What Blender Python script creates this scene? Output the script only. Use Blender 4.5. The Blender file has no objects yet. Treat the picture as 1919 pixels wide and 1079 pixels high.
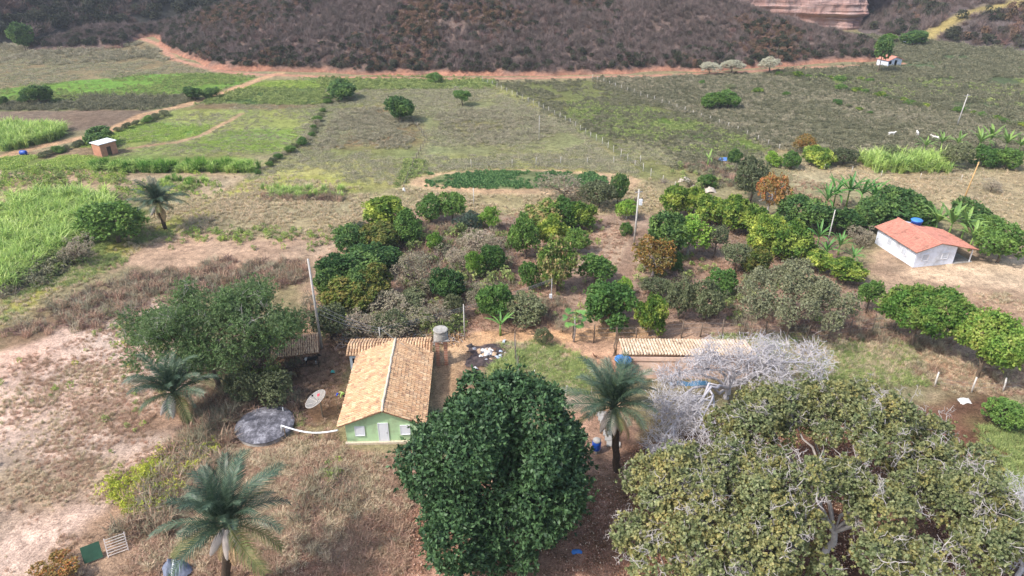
import bpy, bmesh, math, random
import numpy as np
from mathutils import Vector, Matrix, Euler

# ------------------------------------------------------------------ camera, sky, sun, exposure
SC = bpy.context.scene
COL = SC.collection
F, HC, TH = 1320.0, 43.0, math.radians(28.7)      # focal length (photo pixels), camera height, pitch
cam = bpy.data.cameras.new('camera')
camo = bpy.data.objects.new('camera', cam); COL.objects.link(camo)
cam.sensor_width = 36.0; cam.lens = 36.0 * F / 1919.0
cam.clip_start = 0.5; cam.clip_end = 6000
camo.location = (0, 0, HC); camo.rotation_euler = (math.pi / 2 - TH, 0, 0)
SC.camera = camo

SUN_EL, SUN_AZ = math.radians(50), math.radians(-118)     # azimuth from +Y, clockwise: sun to the left and a little behind
sd = Vector((math.sin(SUN_AZ) * math.cos(SUN_EL), math.cos(SUN_AZ) * math.cos(SUN_EL), math.sin(SUN_EL)))
sun = bpy.data.lights.new('sun', 'SUN'); sun.energy = 2.35; sun.angle = math.radians(3.0); sun.color = (1.0, 0.97, 0.935)
suno = bpy.data.objects.new('sun', sun); COL.objects.link(suno)
suno.rotation_euler = sd.to_track_quat('Z', 'Y').to_euler()
wd = bpy.data.worlds.new('World'); SC.world = wd; wd.use_nodes = True
_n = wd.node_tree.nodes; _bg = _n['Background']
_sky = _n.new('ShaderNodeTexSky'); _sky.sky_type = 'NISHITA'; _sky.sun_disc = False
_sky.sun_elevation = SUN_EL; _sky.sun_rotation = SUN_AZ % (2 * math.pi); _sky.dust_density = 2.5; _sky.air_density = 1.0
wd.node_tree.links.new(_sky.outputs[0], _bg.inputs[0]); _bg.inputs[1].default_value = 0.15
SC.view_settings.view_transform = 'Standard'; SC.view_settings.look = 'None'
SC.view_settings.exposure = 0.92; SC.view_settings.gamma = 1.0; SC.view_settings.use_curve_mapping = False
SC.render.engine = 'CYCLES'
SC.cycles.use_denoising = True
SC.cycles.max_bounces = 6; SC.cycles.diffuse_bounces = 3; SC.cycles.glossy_bounces = 2; SC.cycles.transmission_bounces = 3
SC.cycles.transparent_max_bounces = 6
SC.cycles.caustics_reflective = False; SC.cycles.caustics_refractive = False

rng = np.random.default_rng(7); random.seed(7)
PI = math.pi

# ------------------------------------------------------------------ pixel of the photograph -> place on the ground
def W(u, v, z=0.0):
    x = (u - 959.5) / F; y = (539.5 - v) / F
    dx, dy, dz = x, math.cos(TH) + y * math.sin(TH), -math.sin(TH) + y * math.cos(TH)
    t = (z - HC) / dz
    return np.array((dx * t, dy * t, z))
def zat(Y, v):
    y = (539.5 - v) / F
    return HC + Y * (-math.sin(TH) + y * math.cos(TH)) / (math.cos(TH) + y * math.sin(TH))
def depth(p): return p[1] * math.cos(TH) + (HC - p[2]) * math.sin(TH)

def srgb(c, k=1.0):
    r = []
    for q in c:
        q = q / 255.0
        r.append((q / 12.92 if q < 0.04045 else ((q + 0.055) / 1.055) ** 2.4) * k)
    return tuple(r)

# ------------------------------------------------------------------ numpy noise
def _hash(ix, iy, seed):
    h = (ix.astype(np.int64) * 374761393 + iy.astype(np.int64) * 668265263 + seed * 1442695041) & 0x7fffffff
    h = ((h ^ (h >> 13)) * 1274126177) & 0x7fffffff
    return ((h ^ (h >> 16)) & 0xffff) / 65535.0
def vnoise(x, y, seed=0):
    ix = np.floor(x); iy = np.floor(y); fx = x - ix; fy = y - iy
    fx = fx * fx * (3 - 2 * fx); fy = fy * fy * (3 - 2 * fy)
    a = _hash(ix, iy, seed); b = _hash(ix + 1, iy, seed); c = _hash(ix, iy + 1, seed); d = _hash(ix + 1, iy + 1, seed)
    return (a * (1 - fx) + b * fx) * (1 - fy) + (c * (1 - fx) + d * fx) * fy
def fbm(x, y, s, o=3, seed=0):
    t = 0; a = 1; n = 0
    for k in range(o):
        t = t + a * vnoise(x / s + 17.3 * k, y / s - 9.1 * k, seed + k); n += a; a *= 0.5; s *= 0.5
    return t / n
def sdist(px, py, poly):
    """signed distance, positive inside"""
    P = np.asarray(poly, float)[:, :2]; n = len(P)
    d2 = np.full(px.shape, 1e18); ins = np.zeros(px.shape, bool)
    for i in range(n):
        a = P[i]; b = P[(i + 1) % n]; e = b - a
        t = np.clip(((px - a[0]) * e[0] + (py - a[1]) * e[1]) / max(e @ e, 1e-9), 0, 1)
        d2 = np.minimum(d2, (px - a[0] - t * e[0]) ** 2 + (py - a[1] - t * e[1]) ** 2)
        c = ((a[1] > py) != (b[1] > py))
        if abs(b[1] - a[1]) > 1e-9:
            ins ^= c & (px < (b[0] - a[0]) * (py - a[1]) / (b[1] - a[1]) + a[0])
    d = np.sqrt(d2)
    return np.where(ins, d, -d)
def ldist(px, py, line):
    P = np.asarray(line, float)[:, :2]; d2 = np.full(px.shape, 1e18)
    for i in range(len(P) - 1):
        a = P[i]; b = P[i + 1]; e = b - a
        t = np.clip(((px - a[0]) * e[0] + (py - a[1]) * e[1]) / max(e @ e, 1e-9), 0, 1)
        d2 = np.minimum(d2, (px - a[0] - t * e[0]) ** 2 + (py - a[1] - t * e[1]) ** 2)
    return np.sqrt(d2)
def sstep(a, b, x):
    t = np.clip((x - a) / (b - a), 0, 1); return t * t * (3 - 2 * t)
def GP(pts): return [W(u, v) for u, v in pts]

# ------------------------------------------------------------------ mesh helpers
class MB:
    def __init__(s): s.V = []; s.F = []; s.n = 0
    def add(s, V, Fs):
        V = np.asarray(V, float); s.V.append(V)
        for f in (Fs if isinstance(Fs, list) else [Fs]):
            f = np.asarray(f, int)
            if len(f): s.F.append(f + s.n)
        s.n += len(V); return s
    def box(s, c, size, rz=0.0, M=None):
        x, y, z = np.asarray(size) / 2.0
        v = np.array([(-x, -y, -z), (x, -y, -z), (x, y, -z), (-x, y, -z), (-x, -y, z), (x, -y, z), (x, y, z), (-x, y, z)])
        if M is not None: v = v @ np.array(M).T
        if rz: cz, sz = math.cos(rz), math.sin(rz); v = v @ np.array([(cz, sz, 0), (-sz, cz, 0), (0, 0, 1)])
        return s.add(v + np.asarray(c, float), np.array([(0, 3, 2, 1), (4, 5, 6, 7), (0, 1, 5, 4), (1, 2, 6, 5), (2, 3, 7, 6), (3, 0, 4, 7)]))
    def tube(s, pts, rad, k=6, cap=True):
        P = np.asarray(pts, float); n = len(P); R = np.broadcast_to(np.asarray(rad, float), (n,))
        T = np.gradient(P, axis=0); T /= np.linalg.norm(T, axis=1)[:, None] + 1e-9
        ref = np.array((0.31, 0.17, 0.93)) if abs(T[0][2]) < 0.9 else np.array((1.0, 0.1, 0))
        A = np.cross(T, ref); A /= np.linalg.norm(A, axis=1)[:, None] + 1e-9; B = np.cross(T, A)
        th = np.arange(k) * 2 * PI / k
        V = P[:, None, :] + R[:, None, None] * (np.cos(th)[None, :, None] * A[:, None, :] + np.sin(th)[None, :, None] * B[:, None, :])
        f = []
        for i in range(n - 1):
            for j in range(k):
                f.append((i * k + j, i * k + (j + 1) % k, (i + 1) * k + (j + 1) % k, (i + 1) * k + j))
        fs = [np.array(f)]
        if cap: fs += [np.array([list(range(k))[::-1]]), np.array([[(n - 1) * k + j for j in range(k)]])]
        return s.add(V.reshape(-1, 3), fs)
    def lathe(s, prof, k=20, c=(0, 0, 0)):
        P = np.asarray(prof, float); n = len(P); th = np.arange(k) * 2 * PI / k
        V = np.stack([P[:, 0][:, None] * np.cos(th), P[:, 0][:, None] * np.sin(th), np.repeat(P[:, 1][:, None], k, 1)], -1).reshape(-1, 3) + np.asarray(c, float)
        f = [(i * k + j, i * k + (j + 1) % k, (i + 1) * k + (j + 1) % k, (i + 1) * k + j) for i in range(n - 1) for j in range(k)]
        return s.add(V, np.array(f))
    def mesh(s, name, mat=None, smooth=False):
        V = np.concatenate(s.V); me = bpy.data.meshes.new(name)
        loops = np.concatenate([f.ravel() for f in s.F]); tot = np.concatenate([np.full(len(f), f.shape[1]) for f in s.F])
        me.vertices.add(len(V)); me.vertices.foreach_set('co', V.ravel().astype(np.float32))
        me.loops.add(len(loops)); me.loops.foreach_set('vertex_index', loops.astype(np.int32))
        st = np.concatenate([[0], np.cumsum(tot)[:-1]])
        me.polygons.add(len(tot)); me.polygons.foreach_set('loop_start', st.astype(np.int32)); me.polygons.foreach_set('loop_total', tot.astype(np.int32))
        me.update(calc_edges=True); me.validate()
        (me.shade_smooth if smooth else me.shade_flat)()
        if mat: me.materials.append(mat)
        return me
    def obj(s, name, mat=None, parent=None, smooth=False): return obj(name, s.mesh(name, mat, smooth), parent)

def obj(name, me, parent=None, loc=None, rot=None, scl=None):
    o = bpy.data.objects.new(name, me); COL.objects.link(o)
    if parent is not None: o.parent = parent
    if loc is not None: o.location = tuple(loc)
    if rot is not None: o.rotation_euler = tuple(rot)
    if scl is not None: o.scale = tuple(scl) if hasattr(scl, '__len__') else (scl,) * 3
    return o
def tag(o, label=None, cat=None, group=None, kind=None):
    if label: o['label'] = label
    if cat: o['category'] = cat
    if group: o['group'] = group
    if kind: o['kind'] = kind
    return o
def thing(name, label, cat, loc, rz=0, group=None):
    o = obj(name, None, None, loc, (0, 0, rz)); o.empty_display_size = 0.3
    return tag(o, label, cat, group)

# ------------------------------------------------------------------ materials
def newmat(name):
    m = bpy.data.materials.new(name); m.use_nodes = True
    nt = m.node_tree; b = nt.nodes['Principled BSDF']; return m, nt, b
def ramp(nt, fac, cols, pos=None):
    r = nt.nodes.new('ShaderNodeValToRGB'); e = r.color_ramp.elements
    pos = pos or [i / max(1, len(cols) - 1) for i in range(len(cols))]
    while len(e) < len(cols): e.new(0.5)
    for k, c in enumerate(cols): e[k].position = pos[k]; e[k].color = (*c[:3], 1)
    if fac is not None: nt.links.new(fac, r.inputs[0])
    return r.outputs[0]
def noise(nt, scale, coord='Object', detail=4, rough=0.6, vec=None, stretch=None):
    n = nt.nodes.new('ShaderNodeTexNoise'); n.inputs['Scale'].default_value = scale
    n.inputs['Detail'].default_value = detail; n.inputs['Roughness'].default_value = rough
    if vec is None:
        tc = nt.nodes.new('ShaderNodeTexCoord'); vec = tc.outputs[coord]
    if stretch:
        mp = nt.nodes.new('ShaderNodeMapping'); mp.inputs['Scale'].default_value = stretch
        nt.links.new(vec, mp.inputs[0]); vec = mp.outputs[0]
    nt.links.new(vec, n.inputs['Vector']); return n.outputs['Fac']
def mixc(nt, fac, a, b, mode='MIX'):
    m = nt.nodes.new('ShaderNodeMix'); m.data_type = 'RGBA'; m.blend_type = mode
    for sock, val in ((m.inputs[0], fac), (m.inputs[6], a), (m.inputs[7], b)):
        if hasattr(val, 'is_output') or isinstance(val, bpy.types.NodeSocket): nt.links.new(val, sock)
        elif isinstance(val, (int, float)): sock.default_value = val
        else: sock.default_value = (*val[:3], 1)
    return m.outputs[2]
def bump(nt, b, h, s, d=0.05):
    bp = nt.nodes.new('ShaderNodeBump'); bp.inputs['Strength'].default_value = s; bp.inputs['Distance'].default_value = d
    nt.links.new(h, bp.inputs['Height']); nt.links.new(bp.outputs[0], b.inputs['Normal'])
def plain(name, c, rough=0.8, spec=0.3, var=0.25, scale=3.0, metal=0.0, bmp=0.0, dirt=None, dirt_amt=0.35, stretch=None):
    m, nt, b = newmat(name); L = srgb(c)
    n = noise(nt, scale, stretch=stretch)
    col = ramp(nt, n, [tuple(q * (1 - var) for q in L), tuple(min(1, q * (1 + var)) for q in L)], [0.3, 0.7])
    if dirt:
        n2 = noise(nt, scale * 0.45, detail=6, rough=0.7)
        f = ramp(nt, n2, [(0, 0, 0), (dirt_amt * 2.2,) * 3], [0.45, 0.75])
        col = mixc(nt, f, col, srgb(dirt))
    nt.links.new(col, b.inputs['Base Color']); b.inputs['Roughness'].default_value = rough
    b.inputs['Specular IOR Level'].default_value = spec; b.inputs['Metallic'].default_value = metal
    if bmp: bump(nt, b, noise(nt, scale * 3, detail=6), bmp)
    return m
def leafmat(name, cols, flush=None, flush_amt=0.4, trans=0.32, rough=0.55, spec=0.25, nscale=1.6, objvar=0.25, k=1.5):
    """colour per leaf, patches of another growth colour, and per plant variation"""
    m, nt, b = newmat(name)
    g = nt.nodes.new('ShaderNodeNewGeometry'); oi = nt.nodes.new('ShaderNodeObjectInfo')
    col = ramp(nt, g.outputs['Random Per Island'], [srgb(c, k) for c in cols])
    if flush:
        n = noise(nt, nscale, detail=2)
        f = ramp(nt, n, [(0, 0, 0), (flush_amt * 1.6,) * 3], [0.42, 0.68])
        fc = ramp(nt, g.outputs['Random Per Island'], [srgb(c, k) for c in flush])
        col = mixc(nt, f, col, fc)
    hs = nt.nodes.new('ShaderNodeHueSaturation'); nt.links.new(col, hs.inputs['Color'])
    mr = nt.nodes.new('ShaderNodeMapRange'); nt.links.new(oi.outputs['Random'], mr.inputs[0]); mr.inputs[3].default_value = 1 - objvar; mr.inputs[4].default_value = 1 + objvar
    nt.links.new(mr.outputs[0], hs.inputs['Value'])
    mr2 = nt.nodes.new('ShaderNodeMapRange'); nt.links.new(oi.outputs['Random'], mr2.inputs[0]); mr2.inputs[3].default_value = 0.515; mr2.inputs[4].default_value = 0.485
    nt.links.new(mr2.outputs[0], hs.inputs['Hue'])
    nt.links.new(hs.outputs[0], b.inputs['Base Color']); b.inputs['Roughness'].default_value = rough; b.inputs['Specular IOR Level'].default_value = spec
    if trans:
        t = nt.nodes.new('ShaderNodeBsdfTranslucent'); nt.links.new(hs.outputs[0], t.inputs[0])
        mx = nt.nodes.new('ShaderNodeMixShader'); mx.inputs[0].default_value = trans
        nt.links.new(b.outputs[0], mx.inputs[1]); nt.links.new(t.outputs[0], mx.inputs[2])
        nt.links.new(mx.outputs[0], nt.nodes['Material Output'].inputs[0])
    return m
M = {}
M['bark'] = plain('bark', (112, 98, 84), 0.9, 0.1, 0.35, 6, bmp=0.4)
M['bark_dark'] = plain('bark_dark', (78, 66, 56), 0.9, 0.1, 0.35, 6, bmp=0.4)
M['bark_pale'] = plain('bark_pale', (178, 170, 165), 0.9, 0.1, 0.2, 4)
M['bark_white'] = plain('bark_white', (188, 183, 184), 0.9, 0.1, 0.15, 3)
M['concrete'] = plain('concrete', (168, 163, 155), 0.9, 0.2, 0.2, 2.5, dirt=(95, 88, 80), bmp=0.2)
M['pole'] = plain('pole', (188, 182, 174), 0.9, 0.2, 0.15, 2)
M['post'] = plain('post', (120, 106, 92), 0.95, 0.1, 0.35, 3)
M['post_white'] = plain('post_white', (205, 198, 188), 0.95, 0.1, 0.2, 3)
M['post_yellow'] = plain('post_yellow', (196, 160, 110), 0.9, 0.1, 0.2, 2)
M['wire'] = plain('wire', (120, 120, 120), 0.6, 0.4, 0.1)
M['white'] = plain('white_paint', (225, 226, 228), 0.7, 0.3, 0.05, 2)
M['pvc'] = plain('pvc', (230, 230, 228), 0.4, 0.4, 0.03)
M['blue'] = plain('blue_plastic', (28, 78, 170), 0.4, 0.5, 0.15, 2)
M['blue_pale'] = plain('blue_lid', (70, 130, 200), 0.5, 0.4, 0.15, 3)
M['dark'] = plain('dark', (28, 26, 25), 0.9, 0.2, 0.2)

LV = {
 'md': leafmat('leaf_mango_dark', [(42, 66, 36), (58, 86, 46), (80, 108, 58), (50, 74, 42)], [(96, 122, 60), (116, 138, 70)], 0.5),
 'my': leafmat('leaf_mango_flush', [(58, 84, 34), (80, 106, 40), (98, 122, 48), (66, 92, 38)], [(148, 158, 70), (168, 174, 84), (128, 146, 60)], 0.75),
 'mp': leafmat('leaf_mango_bloom', [(60, 88, 38), (84, 112, 46), (100, 124, 56)], [(170, 136, 104), (176, 150, 112), (120, 136, 66)], 0.6, nscale=3.0),
 'mo': leafmat('leaf_mango_bronze', [(58, 78, 34), (84, 98, 42), (74, 92, 40)], [(132, 112, 62), (140, 126, 70), (112, 116, 56)], 0.55, nscale=2.5),
 'mr': leafmat('leaf_mango_shoots', [(62, 94, 38), (82, 114, 46), (102, 132, 58), (72, 102, 42)], [(140, 134, 72), (118, 142, 62), (150, 146, 84)], 0.5, nscale=0.7),
 'gr': leafmat('leaf_green', [(56, 84, 40), (74, 104, 50), (94, 124, 60), (64, 92, 44)], [(112, 136, 66), (92, 120, 56)], 0.5),
 'lg': leafmat('leaf_lime', [(88, 126, 48), (110, 142, 56), (130, 154, 66)], [(150, 164, 76), (120, 146, 60)], 0.5),
 'ol': leafmat('leaf_olive', [(66, 74, 50), (86, 92, 64), (104, 108, 78), (76, 84, 56)], [(92, 104, 62), (112, 112, 84)], 0.4, trans=0.15),
 'dr': leafmat('leaf_dry', [(112, 102, 86), (136, 124, 106), (154, 142, 122), (96, 90, 72)], [(112, 116, 78), (142, 132, 108)], 0.4, trans=0.1),
 'og': leafmat('leaf_orange', [(150, 92, 50), (134, 104, 56), (116, 110, 58), (168, 112, 66)], [(110, 112, 58), (92, 84, 52)], 0.5),
 'pl': leafmat('leaf_pale', [(150, 146, 126), (170, 166, 146), (132, 132, 112)], None, trans=0.15),
 'bg': leafmat('leaf_bluegrey', [(62, 78, 62), (80, 94, 78), (50, 64, 52)], None, trans=0.15),
}

# ------------------------------------------------------------------ ground and hills: colours of soil, crops and grass by field
KG = 0.84
ZONES = [   # (photo polygon, colour, feather m, warp m)
 ([(0, 80), (260, 78), (330, 118), (390, 131), (200, 148), (0, 163)], (146, 128, 102), 2, 3),
 ([(0, 120), (200, 118), (330, 128), (200, 150), (0, 165)], (156, 136, 108), 3, 5),
 ([(0, 167), (130, 152), (300, 138), (400, 137), (480, 146), (455, 156), (400, 172), (330, 179), (100, 192), (0, 192)], (122, 154, 72), 0.8, 1),
 ([(90, 180), (330, 176), (400, 168), (330, 182), (120, 190)], (146, 140, 100), 2, 3),
 ([(0, 190), (380, 178), (365, 190), (290, 204), (0, 207)], (98, 114, 64), 1.5, 2.5),
 ([(0, 208), (285, 205), (240, 224), (200, 241), (128, 246), (110, 237), (0, 237)], (140, 118, 106), 0.8, 1),
 ([(0, 237), (125, 241), (130, 256), (40, 283), (0, 288)], (112, 120, 72), 1, 1.5),
 ([(440, 166), (500, 150), (620, 150), (645, 158), (600, 166)], (140, 148, 80), 1, 1.5),
 ([(395, 172), (450, 166), (610, 164), (605, 196), (370, 192)], (92, 110, 68), 1.5, 2),
 ([(370, 196), (600, 196), (606, 206), (600, 220), (560, 265), (520, 288), (200, 292), (90, 288), (200, 250), (290, 215)], (156, 158, 96), 1.2, 1.5),
 ([(370, 195), (605, 195), (606, 203), (340, 206)], (144, 120, 94), 1, 1.5),
 ([(215, 245), (300, 230), (392, 240), (380, 250), (300, 263), (140, 276), (170, 258)], (122, 152, 74), 1.5, 2.5),
 ([(330, 276), (430, 246), (575, 243), (555, 272), (510, 284)], (142, 158, 88), 2, 3),
 ([(0, 284), (170, 272), (260, 284), (200, 292), (0, 298)], (156, 130, 108), 1, 2),
 ([(0, 296), (170, 292), (480, 292), (480, 322), (180, 318), (0, 318)], (138, 146, 84), 1, 2),
 ([(0, 316), (180, 318), (470, 322), (440, 345), (380, 366), (180, 360), (0, 376)], (176, 154, 126), 1.2, 2.5),
 ([(0, 376), (170, 372), (270, 400), (300, 430), (200, 470), (90, 520), (0, 570)], (104, 116, 62), 1, 2),
 ([(615, 165), (770, 170), (790, 262), (745, 345), (480, 332), (560, 268)], (138, 136, 92), 1.2, 2),
 ([(640, 205), (720, 200), (780, 235), (770, 270), (600, 280)], (142, 118, 92), 4, 5),
 ([(500, 300), (760, 300), (745, 350), (640, 370), (480, 340)], (158, 152, 96), 2, 3),
 ([(560, 143), (920, 146), (930, 158), (900, 166), (640, 168)], (118, 134, 92), 1.5, 2),
 ([(770, 168), (920, 163), (1020, 208), (1200, 330), (775, 338), (800, 262)], (150, 145, 106), 1.2, 2),
 ([(900, 160), (940, 163), (1100, 220), (1040, 225)], (166, 158, 104), 2, 2),
 ([(820, 215), (1000, 205), (1040, 250), (860, 275)], (136, 128, 94), 5, 6),
 ([(780, 290), (1100, 286), (1200, 330), (770, 338)], (158, 152, 100), 3, 4),
 ([(930, 156), (1110, 150), (1200, 180), (1330, 228), (1450, 276), (1330, 330), (1210, 335), (1060, 225)], (124, 124, 82), 1.2, 2),
 ([(1060, 190), (1230, 205), (1440, 272), (1300, 290), (1120, 240)], (104, 122, 62), 4, 5),
 ([(1150, 262), (1290, 262), (1330, 330), (1215, 330)], (158, 150, 104), 4, 5),
 ([(1110, 148), (1420, 138), (1919, 238), (1919, 290), (1450, 276), (1200, 180)], (118, 111, 90), 2, 3),
 ([(1440, 135), (1700, 118), (1919, 130), (1919, 240), (1600, 178)], (104, 112, 82), 3, 4),
 ([(1600, 60), (1919, 80), (1919, 132), (1650, 122), (1670, 95)], (104, 118, 86), 3, 4),
 ([(1660, 74), (1740, 72), (1919, 92), (1919, 98), (1700, 84)], (108, 120, 88), 2, 2),
 ([(1480, 305), (1919, 325), (1919, 450), (1700, 358), (1480, 345)], (170, 154, 122), 2, 3),
 ([(1290, 300), (1480, 305), (1480, 350), (1290, 350)], (150, 136, 106), 3, 4),
 # the middle: swath of yellow grass, sandy lanes, orchard floor
 ([(470, 328), (660, 330), (690, 350), (640, 366), (500, 372), (400, 412), (330, 440), (240, 482), (100, 545), (0, 610), (0, 565), (150, 492), (260, 432), (380, 388), (430, 350)], (158, 156, 88), 1.0, 1.8),
 ([(400, 372), (690, 362), (680, 420), (640, 450), (420, 442)], (158, 147, 116), 2, 3),
 ([(300, 440), (420, 432), (640, 445), (640, 520), (620, 600), (560, 560), (560, 500), (300, 520), (200, 500)], (188, 160, 136), 1.5, 2.5),
 ([(0, 625), (250, 515), (560, 488), (570, 525), (300, 562), (60, 640), (0, 660)], (142, 122, 100), 1.2, 2.5),
 ([(0, 660), (220, 560), (330, 570), (330, 700), (380, 800), (250, 960), (140, 1100), (-200, 1100), (-200, 700)], (212, 184, 166), 1.2, 2),
 ([(-100, 880), (120, 860), (230, 900), (120, 960), (-100, 980)], (164, 142, 118), 3, 4),
 ([(120, 740), (330, 760), (390, 820), (250, 830)], (160, 128, 106), 3, 4),
 ([(700, 390), (900, 395), (1240, 390), (1500, 400), (1660, 560), (1640, 645), (1200, 640), (600, 645), (590, 540)], (164, 138, 120), 1.5, 3),
 ([(1090, 440), (1190, 420), (1260, 470), (1180, 520), (1090, 480)], (186, 156, 132), 2, 3),
 ([(1280, 480), (1440, 480), (1480, 560), (1300, 530)], (160, 130, 110), 3, 4),
 ([(760, 340), (1220, 335), (1240, 400), (700, 400), (640, 372)], (160, 148, 112), 1.5, 2.5),
 ([(0, 1100), (250, 940), (390, 790), (560, 830), (760, 850), (760, 1110), (300, 1140)], (170, 140, 116), 1.5, 2.5),
 ([(480, 640), (660, 640), (650, 780), (560, 800), (470, 760)], (118, 94, 74), 1.2, 2),
 ([(600, 1000), (760, 900), (1160, 900), (1200, 1140), (500, 1140)], (184, 144, 122), 2, 3),
 ([(1040, 760), (1180, 760), (1240, 900), (1060, 900)], (172, 138, 116), 1, 2),
 ([(1160, 820), (1900, 740), (1960, 1140), (1150, 1140)], (112, 82, 66), 2, 3),
 # yards
 ([(820, 660), (900, 640), (960, 640), (960, 760), (880, 740)], (158, 128, 104), 1, 1.5),
 ([(985, 600), (1260, 600), (1320, 640), (1180, 690), (980, 660)], (190, 156, 130), 1.2, 2),
 ([(940, 640), (1010, 640), (1110, 685), (1110, 735), (920, 725)], (142, 148, 104), 0.8, 1.5),
 ([(1000, 715), (1120, 720), (1120, 760), (1000, 760)], (176, 154, 136), 0.8, 1.2),
 ([(1340, 640), (1420, 628), (1700, 645), (1770, 725), (1540, 705)], (150, 150, 96), 1.2, 2),
 ([(1640, 470), (1919, 455), (2100, 470), (2100, 760), (1760, 740), (1680, 640), (1640, 560)], (174, 148, 124), 1.5, 3),
 ([(1680, 512), (1760, 500), (1919, 478), (2100, 480), (2100, 560), (1919, 548), (1790, 536)], (218, 188, 158), 0.8, 1.5),
 ([(1640, 590), (1740, 640), (1700, 680), (1620, 650)], (148, 118, 98), 2, 2),
 ([(1850, 800), (2000, 790), (2000, 950), (1840, 930)], (128, 124, 84), 2, 3),
]
LINES = [   # (photo polyline, half width m, colour)
 ([(-40, 305), (60, 277), (150, 259), (215, 241), (262, 216), (335, 200), (380, 186), (440, 166), (490, 147), (525, 137)], 1.5, (196, 158, 124)),
 ([(455, 212), (375, 254), (330, 266), (240, 278)], 0.8, (176, 146, 116)),
 ([(262, 70), (300, 84), (312, 98), (332, 112), (400, 132), (470, 138), (560, 142), (700, 146), (850, 147), (1000, 146), (1150, 143), (1260, 140), (1400, 134), (1500, 127), (1640, 122), (1690, 118)], 1.4, (188, 142, 120)),
 ([(835, 745), (845, 690), (862, 652), (905, 634), (960, 630), (1050, 628), (1130, 620), (1200, 618)], 1.5, (200, 162, 126)),
 ([(640, 470), (620, 520), (580, 590), (560, 640)], 1.4, (180, 148, 124)),
 ([(1205, 430), (1180, 470), (1170, 540), (1180, 600)], 1.0, (160, 130, 110)),
]
def ellipse_poly(cu, cv, ru, rv, n=28): return [W(cu + ru * math.cos(t * 2 * PI / n), cv + rv * math.sin(t * 2 * PI / n)) for t in range(n)]

def grid_axis(stops):
    a = [stops[0][0]]
    for (x0, s0), (x1, s1) in zip(stops[:-1], stops[1:]):
        while a[-1] < x1 - 1e-6:
            t = (a[-1] - x0) / (x1 - x0); a.append(min(x1, a[-1] + s0 + (s1 - s0) * t))
    return np.array(a)
gx = grid_axis([(-2200, 300), (-400, 20), (-190, 1.4), (-70, 0.55), (-45, 0.4), (45, 0.4), (70, 0.55), (190, 1.4), (400, 20), (2200, 300)])
gy = grid_axis([(-300, 60), (10, 3), (28, 0.4), (75, 0.4), (110, 0.6), (160, 0.9), (290, 1.4), (500, 20), (3000, 400)])
X, Y = np.meshgrid(gx, gy); nx, ny = len(gx), len(gy)
C = np.zeros(X.shape + (3,)); C[:] = srgb((146, 136, 104))
wx = fbm(X, Y, 7, 3, 11) - 0.5; wy = fbm(X, Y, 7, 3, 23) - 0.5
wx2 = fbm(X, Y, 1.6, 2, 31) - 0.5; wy2 = fbm(X, Y, 1.6, 2, 37) - 0.5
def paint(mask, c):
    L = np.array(srgb(c))
    C[:] = C * (1 - mask[..., None]) + L * mask[..., None]
for poly, c, fe, wa in ZONES:
    d = sdist(X + wx * wa * 2 + wx2 * wa * 0.7, Y + wy * wa * 2 + wy2 * wa * 0.7, GP(poly))
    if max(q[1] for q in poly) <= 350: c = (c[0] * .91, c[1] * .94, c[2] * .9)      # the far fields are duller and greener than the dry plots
    paint(sstep(-fe, fe, d), c)
# crop oval with its worn dirt track
o1 = ellipse_poly(985, 341, 222, 25); o2 = ellipse_poly(968, 337, 172, 17)
paint(sstep(-0.8, 0.8, sdist(X + wx * 3 + wx2, Y + wy * 3 + wy2, o1)), (190, 162, 130))
paint(sstep(-0.6, 0.6, sdist(X + wx * 1.5 + wx2, Y + wy * 1.5 + wy2, o2)), (112, 122, 84))
for line, hw, c in LINES:
    d = ldist(X + wx * 2 + wx2 * 0.8, Y + wy * 2 + wy2 * 0.8, GP(line))
    paint(1 - sstep(hw * 0.6, hw * 1.25, d), c)
# patchiness of growth and soil
big = fbm(X, Y, 22, 3, 51) - 0.5; mid = fbm(X, Y, 3.2, 3, 61) - 0.5
near = 1 - sstep(90, 180, Y)
C *= (1 + 0.35 * big + (0.42 * near + 0.22) * mid)[..., None]
tint = (fbm(X, Y, 9, 2, 71) - 0.5)[..., None]
C *= 1 + tint * np.array((0.16, -0.02, -0.10))
C = np.clip(C * KG, 0.01, 0.9)
Zg = (fbm(X, Y, 5, 3, 81) - 0.5) * 0.16 * near + (fbm(X, Y, 1.3, 2, 91) - 0.5) * 0.07 * near - 0.03

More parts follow.
